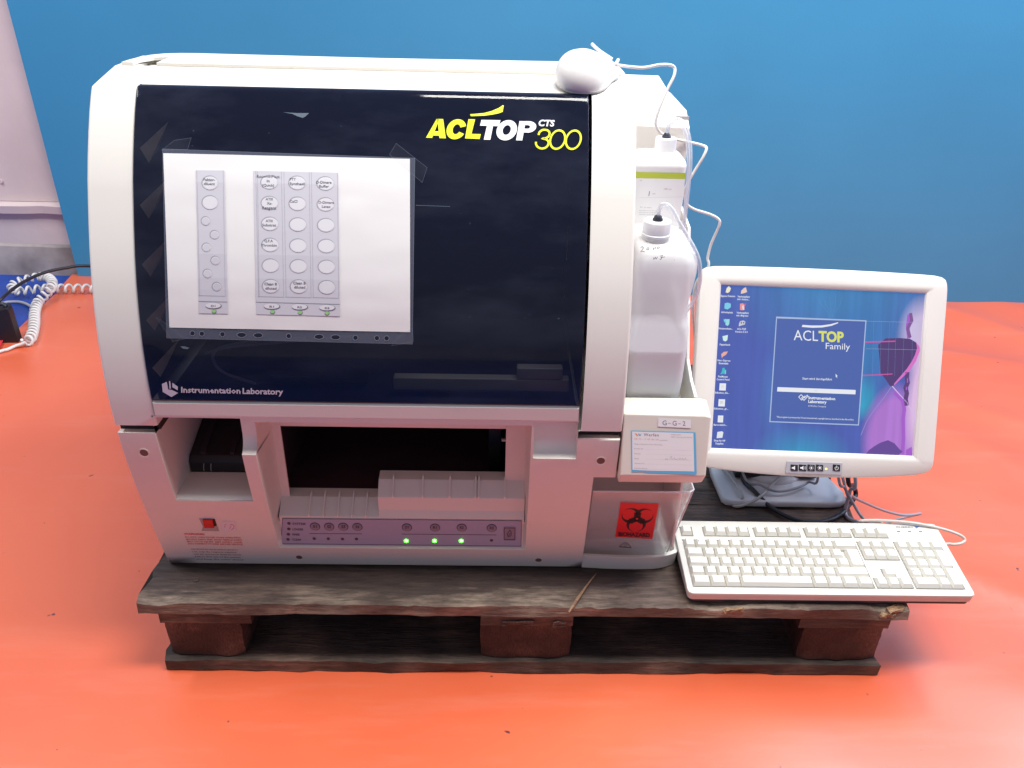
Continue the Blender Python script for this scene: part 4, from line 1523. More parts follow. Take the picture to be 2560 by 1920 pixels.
tube('tube', [(.779, .237, .812), (.780, .236, .820), (.785, .234, .8275), (.793, .231, .8305), (.802, .228, .823), (.810, .225, .803), (.815, .224, .772), (.817, .226, .735), (.8195, .232, .69), (.823, .245, .65), (.824, .27, .60)], .0026, CLEARTUBE, b1)

jg = thing('liquid_jug', 'translucent white plastic jug half full with handwritten date, behind the cream shelf front', 'jug', (.77, .145, .44))
jm = bpy.data.materials.new('translucent_polythene')
jm.use_nodes = True
nt = jm.node_tree
pb = nt.nodes['Principled BSDF']
pb.inputs['Base Color'].default_value = (.90, .89, .87, 1)
pb.inputs['Roughness'].default_value = .38
tr_ = nt.nodes.new('ShaderNodeBsdfTranslucent')
tr_.inputs['Color'].default_value = (.93, .93, .92, 1)
tp = nt.nodes.new('ShaderNodeBsdfTransparent')
tp.inputs['Color'].default_value = (.95, .96, 1, 1)
m1, m2 = nt.nodes.new('ShaderNodeMixShader'), nt.nodes.new('ShaderNodeMixShader')
m1.inputs[0].default_value = .35
m2.inputs[0].default_value = .26
nt.links.new(pb.outputs[0], m1.inputs[1])
nt.links.new(tr_.outputs[0], m1.inputs[2])
nt.links.new(m1.outputs[0], m2.inputs[1])
nt.links.new(tp.outputs[0], m2.inputs[2])
nt.links.new(m2.outputs[0], nt.nodes['Material Output'].inputs['Surface'])
jx, jy, jw, jd = .7700, .146, .0850, .132
JR = []
for z, sx, sy, r in ((.4395, .90, .92, .02), (.4415, .97, .98, .016), (.50, 1, 1, .014), (.555, 1, 1, .014), (.578, .99, 1, .014), (.588, .955, .98, .018), (.600, .94, .97, .020), (.618, .94, .97, .020), (.640, .975, .985, .02), (.660, .99, 1, .018), (.675, .99, .99, .02), (.685, .95, .95, .024), (.691, .86, .86, .026), (.6945, .72, .70, .026), (.6965, .55, .5, .02)):
    JR.append(rrect(jx - (1 - sx) * jw * .42, jy, jw * sx, jd * sy, r, z, 6))
loft('jug_body', JR, jm, jg, sharp=80)
loft('liquid', [rrect(jx, jy, jw - .004, jd - .004, .012, z, 5) for z in (.443, .546)], M('cloudy_liquid', (.80, .80, .82), .25), jg)
loft('neck', [circ(.757, .1225, r, z) for r, z in ((.0175, .692), (.0172, .703))], jm, jg)
cap(.757, .1225, .7015, .0188, .0205, CAPW, jg, 1.05)
loft('stopper', [circ(.757, .1225, r, z, 20) for r, z in ((.0068, .7218), (.0070, .724), (.0055, .7262), (.0050, .7275), (.0028, .7295))], RUBBER, jg)
tube('tube', [(.757, .1225, .729), (.7575, .121, .738), (.759, .118, .7445), (.764, .114, .7465), (.772, .110, .741), (.783, .104, .724), (.797, .098, .704), (.810, .092, .682), (.8165, .092, .655), (.817, .100, .625), (.8135, .115, .60), (.812, .14, .575)], .0028, CLEARTUBE, jg)
jf = lambda px, py, l: on_y(px, py, jy - jd / 2 + .0008 - l)
P = Print(jf)
kj = lambda x, y: (1520 + x * .34944, 480 + y * .34961)
for s in (((232, 400), (246, 390), (254, 398), (246, 412), (233, 428), (250, 424), (262, 426)), ((276, 408), (284, 398), (294, 400), (290, 412), (278, 414), (276, 406)), ((304, 412), (307, 413)),
          ((322, 412), (330, 396), (326, 412), (342, 394), (340, 408)), ((350, 402), (358, 392), (368, 396), (364, 406), (352, 406), (350, 400)),
          ((326, 468), (328, 482), (340, 466), (344, 480), (356, 464)), ((372, 460), (390, 452), (384, 468), (378, 484), (370, 480)), ((376, 470), (408, 464)), ((472, 486), (476, 487))):
    P.line([kj(*c) for c in s], 1.25, BLUEINK, 2)
P.build('handwriting', jg)

# ------------------------------------------------------------------ computer mouse on top of the analyzer
ms = thing('computer_mouse', 'white ball-shaped computer mouse with cable sitting on top of the analyzer', 'mouse', (.655, .19, .882))
A = math.radians(-52)
ax_, ay_ = Vector((math.cos(A), math.sin(A), 0)), Vector((-math.sin(A), math.cos(A), 0))   # right, forward of the mouse
rings = []
NZ, NA = 16, 40
for i in range(NZ + 1):
    t = i / NZ
    hh = 1 - (1 - t) ** 2.0
    s = (1 - hh ** 2.4) ** .42 if hh < 1 else 0
    s *= (.93, .965, .985, .995)[i] if i < 4 else 1
    ring = []
    for k in range(NA):
        a = 2 * math.pi * k / NA
        c_, s_ = math.cos(a), math.sin(a)
        f = max(0, s_)
        lx = .0365 * c_ * s * (1 - .22 * f)
        ly = (.066 if s_ > 0 else .040) * s_ * s - .006 * hh
        if c_ > 0: lx *= 1 - .34 * math.exp(-((a - .75) / .45) ** 2) * (1 - hh)
        # the back slightly overhangs the foot, the front runs down to the cable
        top = .0425 * (1 - .55 * max(0, (ly - .004) / .06) ** 1.3)
        ring.append(Vector((.657, .222, .8828)) + ax_ * lx * 1 + ay_ * ly + Vector((0, 0, top * hh)))
    rings.append(ring)


def lift(v):
    v = Vector(v)
    return v
loft('mouse_shell', rings, M('mouse_plastic', (.77, .755, .73), .3), ms, sharp=80)
base_ring = [r.copy() for r in rings[0]]
cxy = Vector((.657, .222, 0))
loft('mouse_base', [[Vector((cxy.x + (p.x - cxy.x) * f, cxy.y + (p.y - cxy.y) * f, z)) for p in base_ring] for f, z in ((.95, .8814), (1.008, .8820), (1.008, .8837), (.97, .8841))], M('mouse_base_grey', (.42, .41, .42), .4), ms)
for o_ in ms.children:
    for v_ in o_.data.vertices: v_.co.z -= max(0, .262 - v_.co.y) * .178
for r_i in rings:
    for p in r_i: p.z -= max(0, .262 - p.y) * .178
seam = [rings[i][9] * .999 + rings[i][9] * .001 + Vector((0, 0, .0002)) for i in range(2, NZ - 3)]
tube('button_seam', seam, .0004, INNERGREY, ms, n=6, sub=2)
nose = Vector((.657, .222, .8828)) + ay_ * .058 + Vector((0, 0, .012))
tube('cable_loop', [nose, nose + Vector((.004, .008, .006)), on_y(1535, 160, .245), on_y(1510, 138, .25), on_y(1488, 118, .25), on_y(1481, 111, .25), on_y(1484, 114, .256), on_y(1500, 128, .26), on_y(1530, 148, .262)], .0022, WCABLE, ms, n=10)
cab = [nose, on_y(1545, 163, .262), on_y(1575, 167, .29), on_y(1610, 169, .30), on_y(1650, 162, .305), on_y(1677, 163, .305), on_y(1687, 172, .305), on_y(1684, 192, .30), on_y(1670, 220, .295), on_y(1652, 262, .29), on_y(1641, 295, .29), on_y(1640, 315, .295), on_y(1655, 335, .305), on_y(1690, 348, .316),
       on_y(1730, 357, .325), on_y(1757, 364, .325), on_y(1766, 371, .32), on_y(1758, 392, .315), on_y(1738, 425, .315), on_y(1719, 458, .315), on_y(1712, 480, .32), on_y(1716, 508, .325), on_y(1735, 523, .33), on_y(1775, 536, .335), on_y(1796, 548, .335), on_y(1799, 560, .335), on_y(1790, 582, .34), on_y(1777, 612, .345), on_y(1769, 645, .35), on_y(1770, 668, .355), (.885, .37, .52), (.91, .40, .40), (.96, .44, .25), (1.0, .47, .155)]
tube('cable', cab, .0022, WCABLE, ms, sub=7)
P = None

# ------------------------------------------------------------------ paper in a clear sleeve taped to the visor
sl = thing('document_sleeve', 'paper with printed reagent positions in a clear punched sleeve taped to the visor', 'document', (.27, .08, .68))
k5 = lambda x, y: (380 + x * .30742, 360 + y * .30742)
SLV = clear('sleeve_plastic', (.45, .50, .68), .17, .12)
P = Print(lambda px, py, l: on_skin(px, py, .0030 + l))
P.quad(k5(95, 48), k5(2140, 122), k5(2120, 1622), k5(128, 1572), SLV, 1, 20, 16)
P.build('sleeve', sl)
P = Print(lambda px, py, l: on_skin(px, py, .0036 + l + .0005 * noise.noise(Vector((px * .012, py * .03, 1)))))
P.quad(k5(101, 82), k5(2100, 128), k5(2102, 1525), k5(150, 1488), PAPER, 1, 24, 20)
sheet = P.build('paper_sheet', sl)
for p in sheet.data.polygons: p.use_smooth = True
P = Print(lambda px, py, l: on_skin(px, py, .0042 + l), .00012)
P.quad(k5(366, 220), k5(600, 222), k5(628, 1376), k5(392, 1372), PRGREY, 1, 2, 12)
P.quad(k5(832, 225), k5(1520, 240), k5(1536, 1396), k5(856, 1380), PRGREY, 1, 4, 12)


def eb(x, y, rx, ry):
    P.ell(*k5(x - 1, y - 1), rx * .3074, ry * .3074, PRGREY2, 3)
    P.ell(*k5(x + 3, y + 4), (rx - 3) * .3074, (ry - 3) * .3074, PRPALE, 4)
    P.ell(*k5(x + 3, y + 5), (rx - 8) * .3074, (ry - 8) * .3074, PRGREY if ry < 45 else PRPALE, 5)


for x, y in ((480, 320), (480, 478)): eb(x, y, 66, 57)
for x, y in ((445, 627), (517, 738), (451, 840), (523, 945), (459, 1050), (534, 1155)): eb(x, y, 37, 36)
for x, ys in ((960, (315, 482, 650, 820, 987, 1152)), (1186, (320, 488, 656, 826, 992, 1155)), (1414, (325, 493, 661, 829, 997, 1161))):
    for i, y in enumerate(ys): eb(x + i * 2.4, y, 70, 56)
for a, b in (((375, 222), (398, 1232)), ((588, 222), (605, 1235)), ((852, 228), (875, 1240)), ((866, 228), (880, 1240)), ((1060, 232), (1078, 1242)), ((1080, 232), (1098, 1242)), ((1285, 236), (1300, 1246)), ((1303, 236), (1318, 1246)), ((1513, 240), (1524, 1250))):
    n_ = 8
    P.line([k5(a[0] + (b[0] - a[0]) * t / n_, a[1] + (b[1] - a[1]) * t / n_) for t in range(n_ + 1)], .7, PRGREY2, 3)
for a, b in (((390, 1228), (605, 1234)), ((870, 1236), (1078, 1242)), ((1092, 1240), (1300, 1246)), ((1312, 1244), (1524, 1250))): P.line([k5(*a), k5(*b)], .8, PRGREY2, 3)
for a, b in (((388, 1276), (620, 1281)), ((852, 1282), (1532, 1300))): P.line([k5(*a), k5(*b)], 1.0, PRDARK, 3)
for x, y, t, g in ((508, 1311, 'D1', (515, 1357)), (982, 1316, 'R1', (988, 1362)), (1208, 1321, 'R2', (1212, 1367)), (1430, 1328, 'R3', (1430, 1372))):
    P.ell(*k5(x + 2, y + 2), 20.5, 7.6, PRDARK, 3)
    P.ell(*k5(x - 1, y - 1), 19.3, 6.6, PRPALE, 4)
    P.text(t, *k5(x - 18, y + 9), *k5(x + 18, y + 9), 4.6, PRDARK, 6, bold=.02)
    P.ell(*k5(*g), 6, 5, PRDARK, 3)
    P.ell(*k5(g[0] - 1, g[1] - 2), 5.2, 4.2, PRGREEN, 4)
TX = [('Faktor-', 430, 305, 525), ('diluent', 432, 338, 522), ('RecombiPlast', 862, 278, 1046), ('in', 942, 315, 965), ('(Quick)', 905, 350, 1002), ('PTT', 1128, 303, 1178), ('Synthasil', 1127, 338, 1250),
      ('D-Dimere', 1343, 326, 1466), ('Buffer', 1365, 359, 1446), ('ATIII', 933, 462, 990), ('Xa-', 942, 496, 986), ('Reagenz', 905, 531, 1020), ('CaCl', 1128, 480, 1190), ('D-Dimere', 1362, 488, 1486), ('Latex', 1388, 522, 1460),
      ('ATIII', 933, 638, 990), ('Substrat', 905, 671, 1019), ('Q.F.A', 922, 799, 992), ('Thrombin', 896, 834, 1024), ('Clean B', 922, 1145, 1025), ('diluted', 930, 1180, 1021), ('Clean B', 1156, 1138, 1257), ('diluted', 1163, 1171, 1253)]
for t, x0, y, x1 in TX: P.text(t, *k5(x0, y), *k5(x1, y + (x1 - x0) * .02), 6.4, PRDARK, 6, bold=.022)
P.build('printed_diagram', sheet)
HOLE = M('punched_hole', (.012, .014, .03), .2)
for x, y, r in ((337, 1535, 1), (413, 1538, 1), (580, 1543, 1), (735, 1548, 2), (870, 1551, 2), (1117, 1557, 1), (1363, 1563, 2), (1497, 1567, 2), (1658, 1571, 1), (1832, 1574, 1), (1911, 1575, 1)):
    P = Print(lambda px, py, l: on_skin(px, py, .0033 + l))
    rx = 5.8 if r == 1 else 11
    P.ell(*k5(x, y), rx, 5.6, HOLE, 1, 16)
    P.ring(*k5(x, y), rx + .5, 6.1, .6, M('hole_rim', (.42, .44, .55), .3) if x == 337 else RIMM, 2, 16)
    if x == 337: RIMM = P.ms[-1]
    P.build('punched_hole', sl)
TAPE = clear('clear_tape', (.25, .32, .45), .012, .1)
TEDGE = clear('tape_edge', (.50, .57, .70), .17, .2)
for q4 in (((90, 60), (195, -20), (330, -40), (300, 55)), ((1935, 95), (1990, 5), (2240, 200), (2200, 320)), ((40, 1400), (120, 1450), (290, 1575), (180, 1600)), ((2120, 1490), (2130, 1600), (1950, 1635), (2010, 1560))):
    P = Print(lambda px, py, l: on_skin(px, py, .0044 + l))
    P.poly([k5(*c) for c in q4], TAPE, 1)
    P.line([k5(*c) for c in q4 + (q4[0],)], .7, TEDGE, 2)
    P.build('adhesive_tape', sl)
for a, b in (((95, 48), (2140, 122)), ((2140, 122), (2120, 1622)), ((2120, 1622), (128, 1572)), ((128, 1572), (95, 48))):
    P = Print(lambda px, py, l: on_skin(px, py, .0036 + l))
    P.line([k5(a[0] + (b[0] - a[0]) * t / 14, a[1] + (b[1] - a[1]) * t / 14) for t in range(15)], 1.3, TEDGE, 1)
    P.build('sleeve_edge', sl)

# ------------------------------------------------------------------ monitor
mo = thing('computer_monitor', 'white flat computer monitor showing a blue start screen beside the analyzer', 'monitor', (1.08, .33, .145))
MC = Vector((1.0776, .2484, .43))
yaw, tilt, roll = -.0021, .4434, -.025
r_ = Vector((math.cos(yaw), math.sin(yaw), 0))
n_ = Vector((math.sin(yaw), -math.cos(yaw), 0))
u_ = Vector((0, 0, 1)) * math.cos(tilt) - n_ * math.sin(tilt)
MN = r_.cross(u_)
MR = r_ * math.cos(roll) + u_ * math.sin(roll)
MU = u_ * math.cos(roll) - r_ * math.sin(roll)


def mp(a, b, c=0): return MC + MR * a + MU * b + MN * c    # right, up, toward the viewer


def outline(a, bt, bb, n=24.0, cx=.0022):
    pts = []
    T = []
    sw, shh = .169, .135
    # sample angles through every corner of the screen opening
    cor = [math.atan2(shh, sw), math.atan2(shh, -sw), math.atan2(-shh, -sw) + 2 * math.pi, math.atan2(-shh, sw) + 2 * math.pi]
    for k in range(4):
        a0, a1 = cor[k], cor[(k + 1) % 4] + (2 * math.pi if k == 3 else 0)
        for i in range(24): T.append(a0 + (a1 - a0) * (.5 - .5 * math.cos(math.pi * i / 24)))
    for t in T:
        c_, s_ = math.cos(t), math.sin(t)
        b = bt if s_ > 0 else bb
        r = (abs(c_ / a) ** n + abs(s_ / b) ** n) ** (-1 / n)
        pts.append((cx * min(1, r) + r * c_, r * s_))
    return pts, T


def rect_at(T, w, h):
    out = []
    for t in T:
        c_, s_ = math.cos(t), math.sin(t)
        r = min(w / abs(c_) if abs(c_) > 1e-9 else 9, h / abs(s_) if abs(s_) > 1e-9 else 9)
        out.append((r * c_, r * s_))
    return out


def bulge(pts, k=.0): return pts


o0, T = outline(.2050, .1675, .1775)
o0 = [(x, y) for x, y in o0]
# the top and bottom edges bow outwards a little
o0 = [(x, y - (.003 if y > 0 else -.0125) * (abs(x) / .2) ** 2) for x, y in o0]


def ins(pts, s): return [(x - math.copysign(min(s, abs(x)), x), y - math.copysign(min(s, abs(y)), y)) for x, y in pts]


rings = [[mp(x * .92, y * .90, -.050) for x, y in o0], [mp(x * .985, y * .98, -.030) for x, y in o0], [mp(x, y, -.012) for x, y in o0], [mp(x, y, -.003) for x, y in o0],
         [mp(x, y, .0000) for x, y in ins(o0, .0012)], [mp(x, y, .0018) for x, y in ins(o0, .004)],
         [mp(x, y, .0040) for x, y in rect_at(T, .1845, .1450)], [mp(x, y, .0035) for x, y in rect_at(T, .1740, .1400)], [mp(x, y, .0005) for x, y in rect_at(T, .1700, .1358)], [mp(x, y, -.0035) for x, y in rect_at(T, .1688, .1348)]]
loft('housing', rings, MONW, mo, caps=(True, False), sharp=32)
loft('back_shell', [[mp(x * .90, y * .88, -.0495) for x, y in o0], [mp(x * .70, y * .65, -.075) for x, y in o0], [mp(x * .5, y * .45, -.083) for x, y in o0]], MONW, mo)


# screen
def screen_material():
    mt = bpy.data.materials.new('lit_screen')
    mt.use_nodes = True
    nt = mt.node_tree
    b = nt.nodes['Principled BSDF']
    b.inputs['Base Color'].default_value = (.02, .02, .03, 1)
    b.inputs['Roughness'].default_value = .28
    uv = nt.nodes.new('ShaderNodeUVMap')
    uv.uv_map = 'UVMap'
    def blob(cx, cy, rx, ry, lo=0.0, hi=1.0):
        mpn = nt.nodes.new('ShaderNodeMapping')
        mpn.inputs['Location'].default_value = (-cx / rx, -cy / ry, 0)
        mpn.inputs['Scale'].default_value = (1 / rx, 1 / ry, 0)
        nt.links.new(uv.outputs[0], mpn.inputs[0])
        g = nt.nodes.new('ShaderNodeTexGradient')
        g.gradient_type = 'SPHERICAL'
        nt.links.new(mpn.outputs[0], g.inputs[0])
        return g.outputs['Fac']
    col = None
    base = nt.nodes.new('ShaderNodeRGB')
    base.outputs[0].default_value = (*srgb(70, 92, 176), 1)
    col = base.outputs[0]
    for c, args, k in ((srgb(60, 128, 185), (.60, 1.05, .60, .55), 1.4), (srgb(45, 150, 195), (.45, -.02, .26, .20), 1.1), (srgb(38, 172, 205), (.735, .36, .07, .16), 1.6), (srgb(52, 120, 185), (.72, .62, .22, .40), 1.2), (srgb(70, 130, 190), (.30, .35, .10, .35), .6),
                       (srgb(205, 190, 225), (1.0, .74, .13, .26), 1.8), (srgb(178, 120, 212), (.90, .10, .17, .36), 3.0), (srgb(225, 190, 230), (1.02, .35, .09, .45), 1.9)):
        mx = nt.nodes.new('ShaderNodeMixRGB')
        mul = nt.nodes.new('ShaderNodeMath')
        mul.operation = 'MULTIPLY'
        mul.use_clamp = True
        mul.inputs[1].default_value = k
        nt.links.new(blob(*args), mul.inputs[0])
        nt.links.new(mul.outputs[0], mx.inputs[0])
        nt.links.new(col, mx.inputs[1])
        mx.inputs[2].default_value = (*c, 1)
        col = mx.outputs[0]
    wv = nt.nodes.new('ShaderNodeTexNoise')
    wv.inputs['Scale'].default_value = 1.0
    mpw = nt.nodes.new('ShaderNodeMapping')
    mpw.inputs['Scale'].default_value = (26, 1.6, 1)
    nt.links.new(uv.outputs[0], mpw.inputs[0])
    nt.links.new(mpw.outputs[0], wv.inputs['Vector'])
    rp = nt.nodes.new('ShaderNodeMapRange')
    rp.inputs[1].default_value = .35
    rp.inputs[2].default_value = .75
    rp.inputs[3].default_value = .93
    rp.inputs[4].default_value = 1.12
    nt.links.new(wv.outputs['Fac'], rp.inputs[0])
    mm = nt.nodes.new('ShaderNodeMixRGB')
    mm.blend_type = 'MULTIPLY'
    mm.inputs[0].default_value = 1
    nt.links.new(col, mm.inputs[1])
    nt.links.new(rp.outputs[0], mm.inputs[2])
    nt.links.new(mm.outputs[0], b.inputs['Emission Color'])
    b.inputs['Emission Strength'].default_value = .9
    return mt


me = bpy.data.meshes.new('screen')
me.from_pydata([tuple(mp(x, y, -.0030)) for x, y in ((-.170, -.136), (.170, -.136), (.170, .136), (-.170, .136))], [], [(0, 1, 2, 3)])
ul = me.uv_layers.new(name='UVMap')
for k, c in enumerate(((0, 0), (1, 0), (1, 1), (0, 1))): ul.data[k].uv = c
scr = link('screen', me, screen_material(), mo)


def em(name, r, g, b, s=.92): return M('screen_' + name, (.02, .02, .02), .4, emit=(srgb(r, g, b), s))


SF = lambda px, py, l: on_plane(px, py, mp(0, 0, -.0030), MN) + MN * l
k3 = lambda x, y: (1740 + x * .36164, 650 + y * .36164)
kd = lambda x, y: (1900 + x * .20498, 760 + y * .20498)
EW, ED, EMAG, EPUR, EDK, EPINK = em('white', 235, 238, 245), em('dialog', 66, 96, 172), em('magenta', 218, 110, 200), em('purple', 165, 90, 205), em('dark_violet', 72, 48, 112), em('pink', 200, 80, 160)
EYEL, ELB, EGREY, ESAND, EFR = em('yellow', 220, 225, 105), em('light_blue', 120, 205, 235), em('grey', 205, 205, 215), em('sand', 98, 66, 150), em('pale_frame', 170, 190, 225)
P = Print(SF, .00006)
# hourglass picture
P.poly([kd(*c) for c in ((1530, 420), (1700, 415), (1830, 425), (1905, 470), (1915, 540), (1890, 620), (1850, 700), (1790, 790), (1700, 900), (1640, 970), (1615, 1010), (1585, 1000), (1540, 930), (1470, 840), (1455, 640), (1440, 500))], EDK, 2)
P.poly([kd(*c) for c in ((1905, 470), (1945, 520), (1950, 570), (1900, 700), (1820, 820), (1700, 930), (1640, 990), (1632, 975), (1700, 895), (1790, 790), (1850, 700), (1890, 620), (1915, 540))], EMAG, 3)
P.line([kd(1820, 130), kd(1800, 270), kd(1815, 420)], 9, EPUR, 1)
P.line([kd(1830, 410), kd(1800, 300), kd(1850, 200), kd(1835, 110)], 8, em('wood_violet', 125, 80, 150), 2)
P.line([kd(1795, 830), kd(1790, 900), kd(1800, 960), kd(1775, 1020), kd(1790, 1090), kd(1775, 1160), kd(1790, 1240)], 11, em('wood_dark', 88, 52, 120), 3)
P.line([kd(1800, 905), kd(1798, 960)], 3, EPUR, 4)
P.line([kd(1785, 1010), kd(1785, 1050)], 3, EPUR, 4)
P.line([kd(1610, 1000), kd(1680, 1080), kd(1790, 1200), kd(1860, 1320), kd(1890, 1450), kd(1890, 1600)], 2.5, em('rim_light', 215, 190, 235), 3)
P.line([kd(1600, 1010), kd(1520, 1130), kd(1400, 1280), kd(1300, 1430), kd(1230, 1600)], 1.6, em('rim_soft', 150, 140, 215), 3)
P.line([kd(1640, 1075), kd(1740, 1180), kd(1760, 1280), kd(1745, 1400), kd(1750, 1640), kd(1735, 1830)], 9, EPUR, 3)
P.poly([kd(*c) for c in ((1270, 1850), (1330, 1780), (1400, 1730), (1470, 1690), (1560, 1660), (1640, 1700), (1700, 1770), (1740, 1800), (1700, 1830), (1650, 1900), (1450, 1900))], ESAND, 4)
P.poly([kd(*c) for c in ((1780, 1780), (1850, 1740), (1860, 1880), (1780, 1890))], EPUR, 3)
P.line([kd(1280, 466), kd(1400, 462), kd(1650, 454)], 3.4, EPINK, 5)
P.line([kd(1250, 872), kd(1400, 865), kd(1615, 853)], 2.8, EPINK, 5)
for x0, x1 in ((1385, 1370), (1480, 1460), (1580, 1555), (1660, 1640), (1760, 1735), (1865, 1845)): P.line([kd(x0, 215), kd(x1, 880)], .3, em('grid', 130, 160, 215) if x0 == 1385 else bpy.data.materials['screen_grid'], 6)
for y in (210, 545): P.line([kd(1290, y), kd(1960, y + 15)], .5, EFR, 6)
P.build('desktop_picture', scr)
FL = em('flourish', 90, 150, 205)
P = Print(SF, .00006)
for k in range(5): P.line([kd(850 + 10 * k, 165), kd(820 + 24 * k, 90), kd(740 + 60 * k, 0), kd(680 + 80 * k, -110)], .45, FL, 1)
# dialog box
P.poly([kd(*c) for c in ((196, 153), (1297, 199), (1205, 1482), (112, 1440))], EFR, 8)
P.poly([kd(*c) for c in ((206, 175), (1283, 213), (1193, 1468), (126, 1428))], ED, 9)
P.poly([kd(*c) for c in ((517, 254), (620, 262), (740, 262), (850, 248), (950, 222), (952, 234), (870, 266), (760, 286), (640, 290), (508, 280))], EW, 10)
P.text('ACL', *kd(410, 440), *kd(706, 452), 27, EW, 10, bold=-.002)
P.text('TOP', *kd(712, 452), *kd(1020, 464), 26, EYEL, 10, bold=.04)
P.text('Family', *kd(800, 548), *kd(1096, 558), 16.5, EW, 10)
P.text('Start wird durchgeführt', *kd(515, 920), *kd(876, 932), 5.8, EW, 10, bold=.015)
P.poly([kd(*c) for c in ((212, 1013), (1165, 1048), (1162, 1102), (206, 1066))], EW, 10)
P.text('0%', *kd(665, 1064), *kd(700, 1066), 3.4, EGREY, 11)
P.line([kd(470, 1133), kd(500, 1105), kd(540, 1145), kd(575, 1112), kd(583, 1125), kd(535, 1175), kd(505, 1145), kd(525, 1125)], 1.7, EW, 10)
P.line([kd(470, 1133), kd(505, 1172), kd(550, 1118)], 1.7, EW, 10)
P.text('Instrumentation', *kd(590, 1158), *kd(916, 1172), 7.4, EW, 10, bold=.035)
P.text('Laboratory', *kd(588, 1204), *kd(810, 1213), 7.4, EW, 10, bold=.035)
P.text('A Werfen Company', *kd(586, 1252), *kd(803, 1260), 4.6, EW, 10)
P.text('This program is protected by US and international copyright laws as described in the About Box', *kd(202, 1385), *kd(1140, 1420), 4.2, EW, 10, bold=.012)
P.poly([kd(*c) for c in ((920, 850), (922, 892), (930, 886), (936, 904), (940, 902), (935, 882), (944, 880))], EW, 11)
P.build('dialog_box', scr)
# desktop icons
ki = lambda x, y: (1780 + x * .16275, 690 + y * .16275)
kk = lambda x, y: (1780 + x * .12056, 940 + y * .12056)


def icon(name, shapes, texts, K):
    P = Print(SF, .00006)
    for pts, mt in shapes: P.poly([K(*c) for c in pts], mt, 2)
    for t, x0, x1, y in texts: P.text(t, *K(x0, y), *K(x1, y + 6), 4.8, EW, 3, bold=.02)
    P.build('desktop_icon', scr)


icon('a', [(((225, 185), (260, 155), (292, 190), (270, 245), (240, 262), (208, 250)), em('cream', 240, 235, 205))], [('Eigene Dateien', 135, 355, 318)], ki)
icon('b', [(((195, 420), (240, 408), (290, 425), (288, 480), (240, 515), (190, 500)), ELB)], [('Arbeitsplatz', 140, 320, 568)], ki)
icon('c', [(((175, 670), (215, 655), (220, 720), (190, 710)), ELB), (((210, 665), (270, 662), (265, 740), (240, 768), (205, 750)), em('aqua', 150, 220, 230))], [('Netzwerkum...', 105, 320, 818)], ki)
icon('d', [(((160, 925), (245, 905), (235, 985), (205, 1006), (170, 990)), em('mint', 210, 240, 235))], [('Papierkorb', 118, 278, 1065)], ki)
icon('e', [(((140, 1200), (180, 1165), (245, 1158), (215, 1210), (170, 1235), (150, 1262)), em('salmon', 235, 170, 160))], [('Nero Express', 85, 282, 1308), ('Essentials', 105, 250, 1352)], ki)
icon('f', [(((160, 1412), (190, 1410), (200, 1440), (185, 1500), (125, 1510), (150, 1470)), em('teal', 40, 190, 200)), (((195, 1450), (216, 1440), (214, 1505), (192, 1508)), ELB)], [('PenMount', 95, 240, 1556), ('Control Panel', 70, 268, 1600)], ki)
icon('g', [(((520, 172), (530, 210), (540, 245), (500, 262), (442, 275), (448, 225), (490, 185)), em('peach', 240, 205, 190))], [('Verknüpfung', 393, 582, 328), ('mit cleanu...', 388, 578, 368)], ki)
icon('h', [(((430, 425), (475, 418), (500, 440), (500, 500), (470, 528), (428, 522)), em('rose', 240, 150, 150)), (((500, 420), (520, 418), (522, 450), (505, 455)), EPINK), (((462, 460), (490, 450), (498, 520), (470, 522)), EW)], [('Verknüpfung', 378, 566, 576), ('mit dfrg.msc', 375, 556, 618)], ki)
icon('i', [(((430, 695), (480, 682), (512, 700), (505, 745), (450, 760), (410, 775), (415, 730)), EGREY), (((440, 705), (460, 705), (455, 735), (440, 735)), EDK), (((475, 705), (498, 705), (492, 730), (475, 730)), EDK)], [('ACL-TOP', 385, 522, 825), ('Version 5.2.0', 352, 548, 868)], ki)
for y, t, x in ((150, 'Etiketten_kle...', 0), (480, 'Etiketten_gr...', -20)):
    icon('j', [(((158 + x, y), (292 + x, y + 3), (284 + x, y + 152), (148 + x, y + 148)), EW), (((182 + x, y + 36), (256 + x, y + 38), (254 + x, y + 100), (180 + x, y + 96)), EGREY)], [(t, 62 + x, 358 + x, y + 212)], kk)
icon('k', [(((125, 818), (235, 820), (228, 965), (115, 960)), EW), (((160, 850), (205, 855), (190, 920), (160, 915)), EGREY)], [('BarcodeInfo...', 35, 312, 1028)], kk)
icon('l', [(((110, 1160), (205, 1145), (236, 1165), (215, 1280), (95, 1290)), em('pale_icon', 225, 232, 240))], [('Shop für HP', 40, 275, 1355), ('Supplies', 72, 235, 1415)], kk)

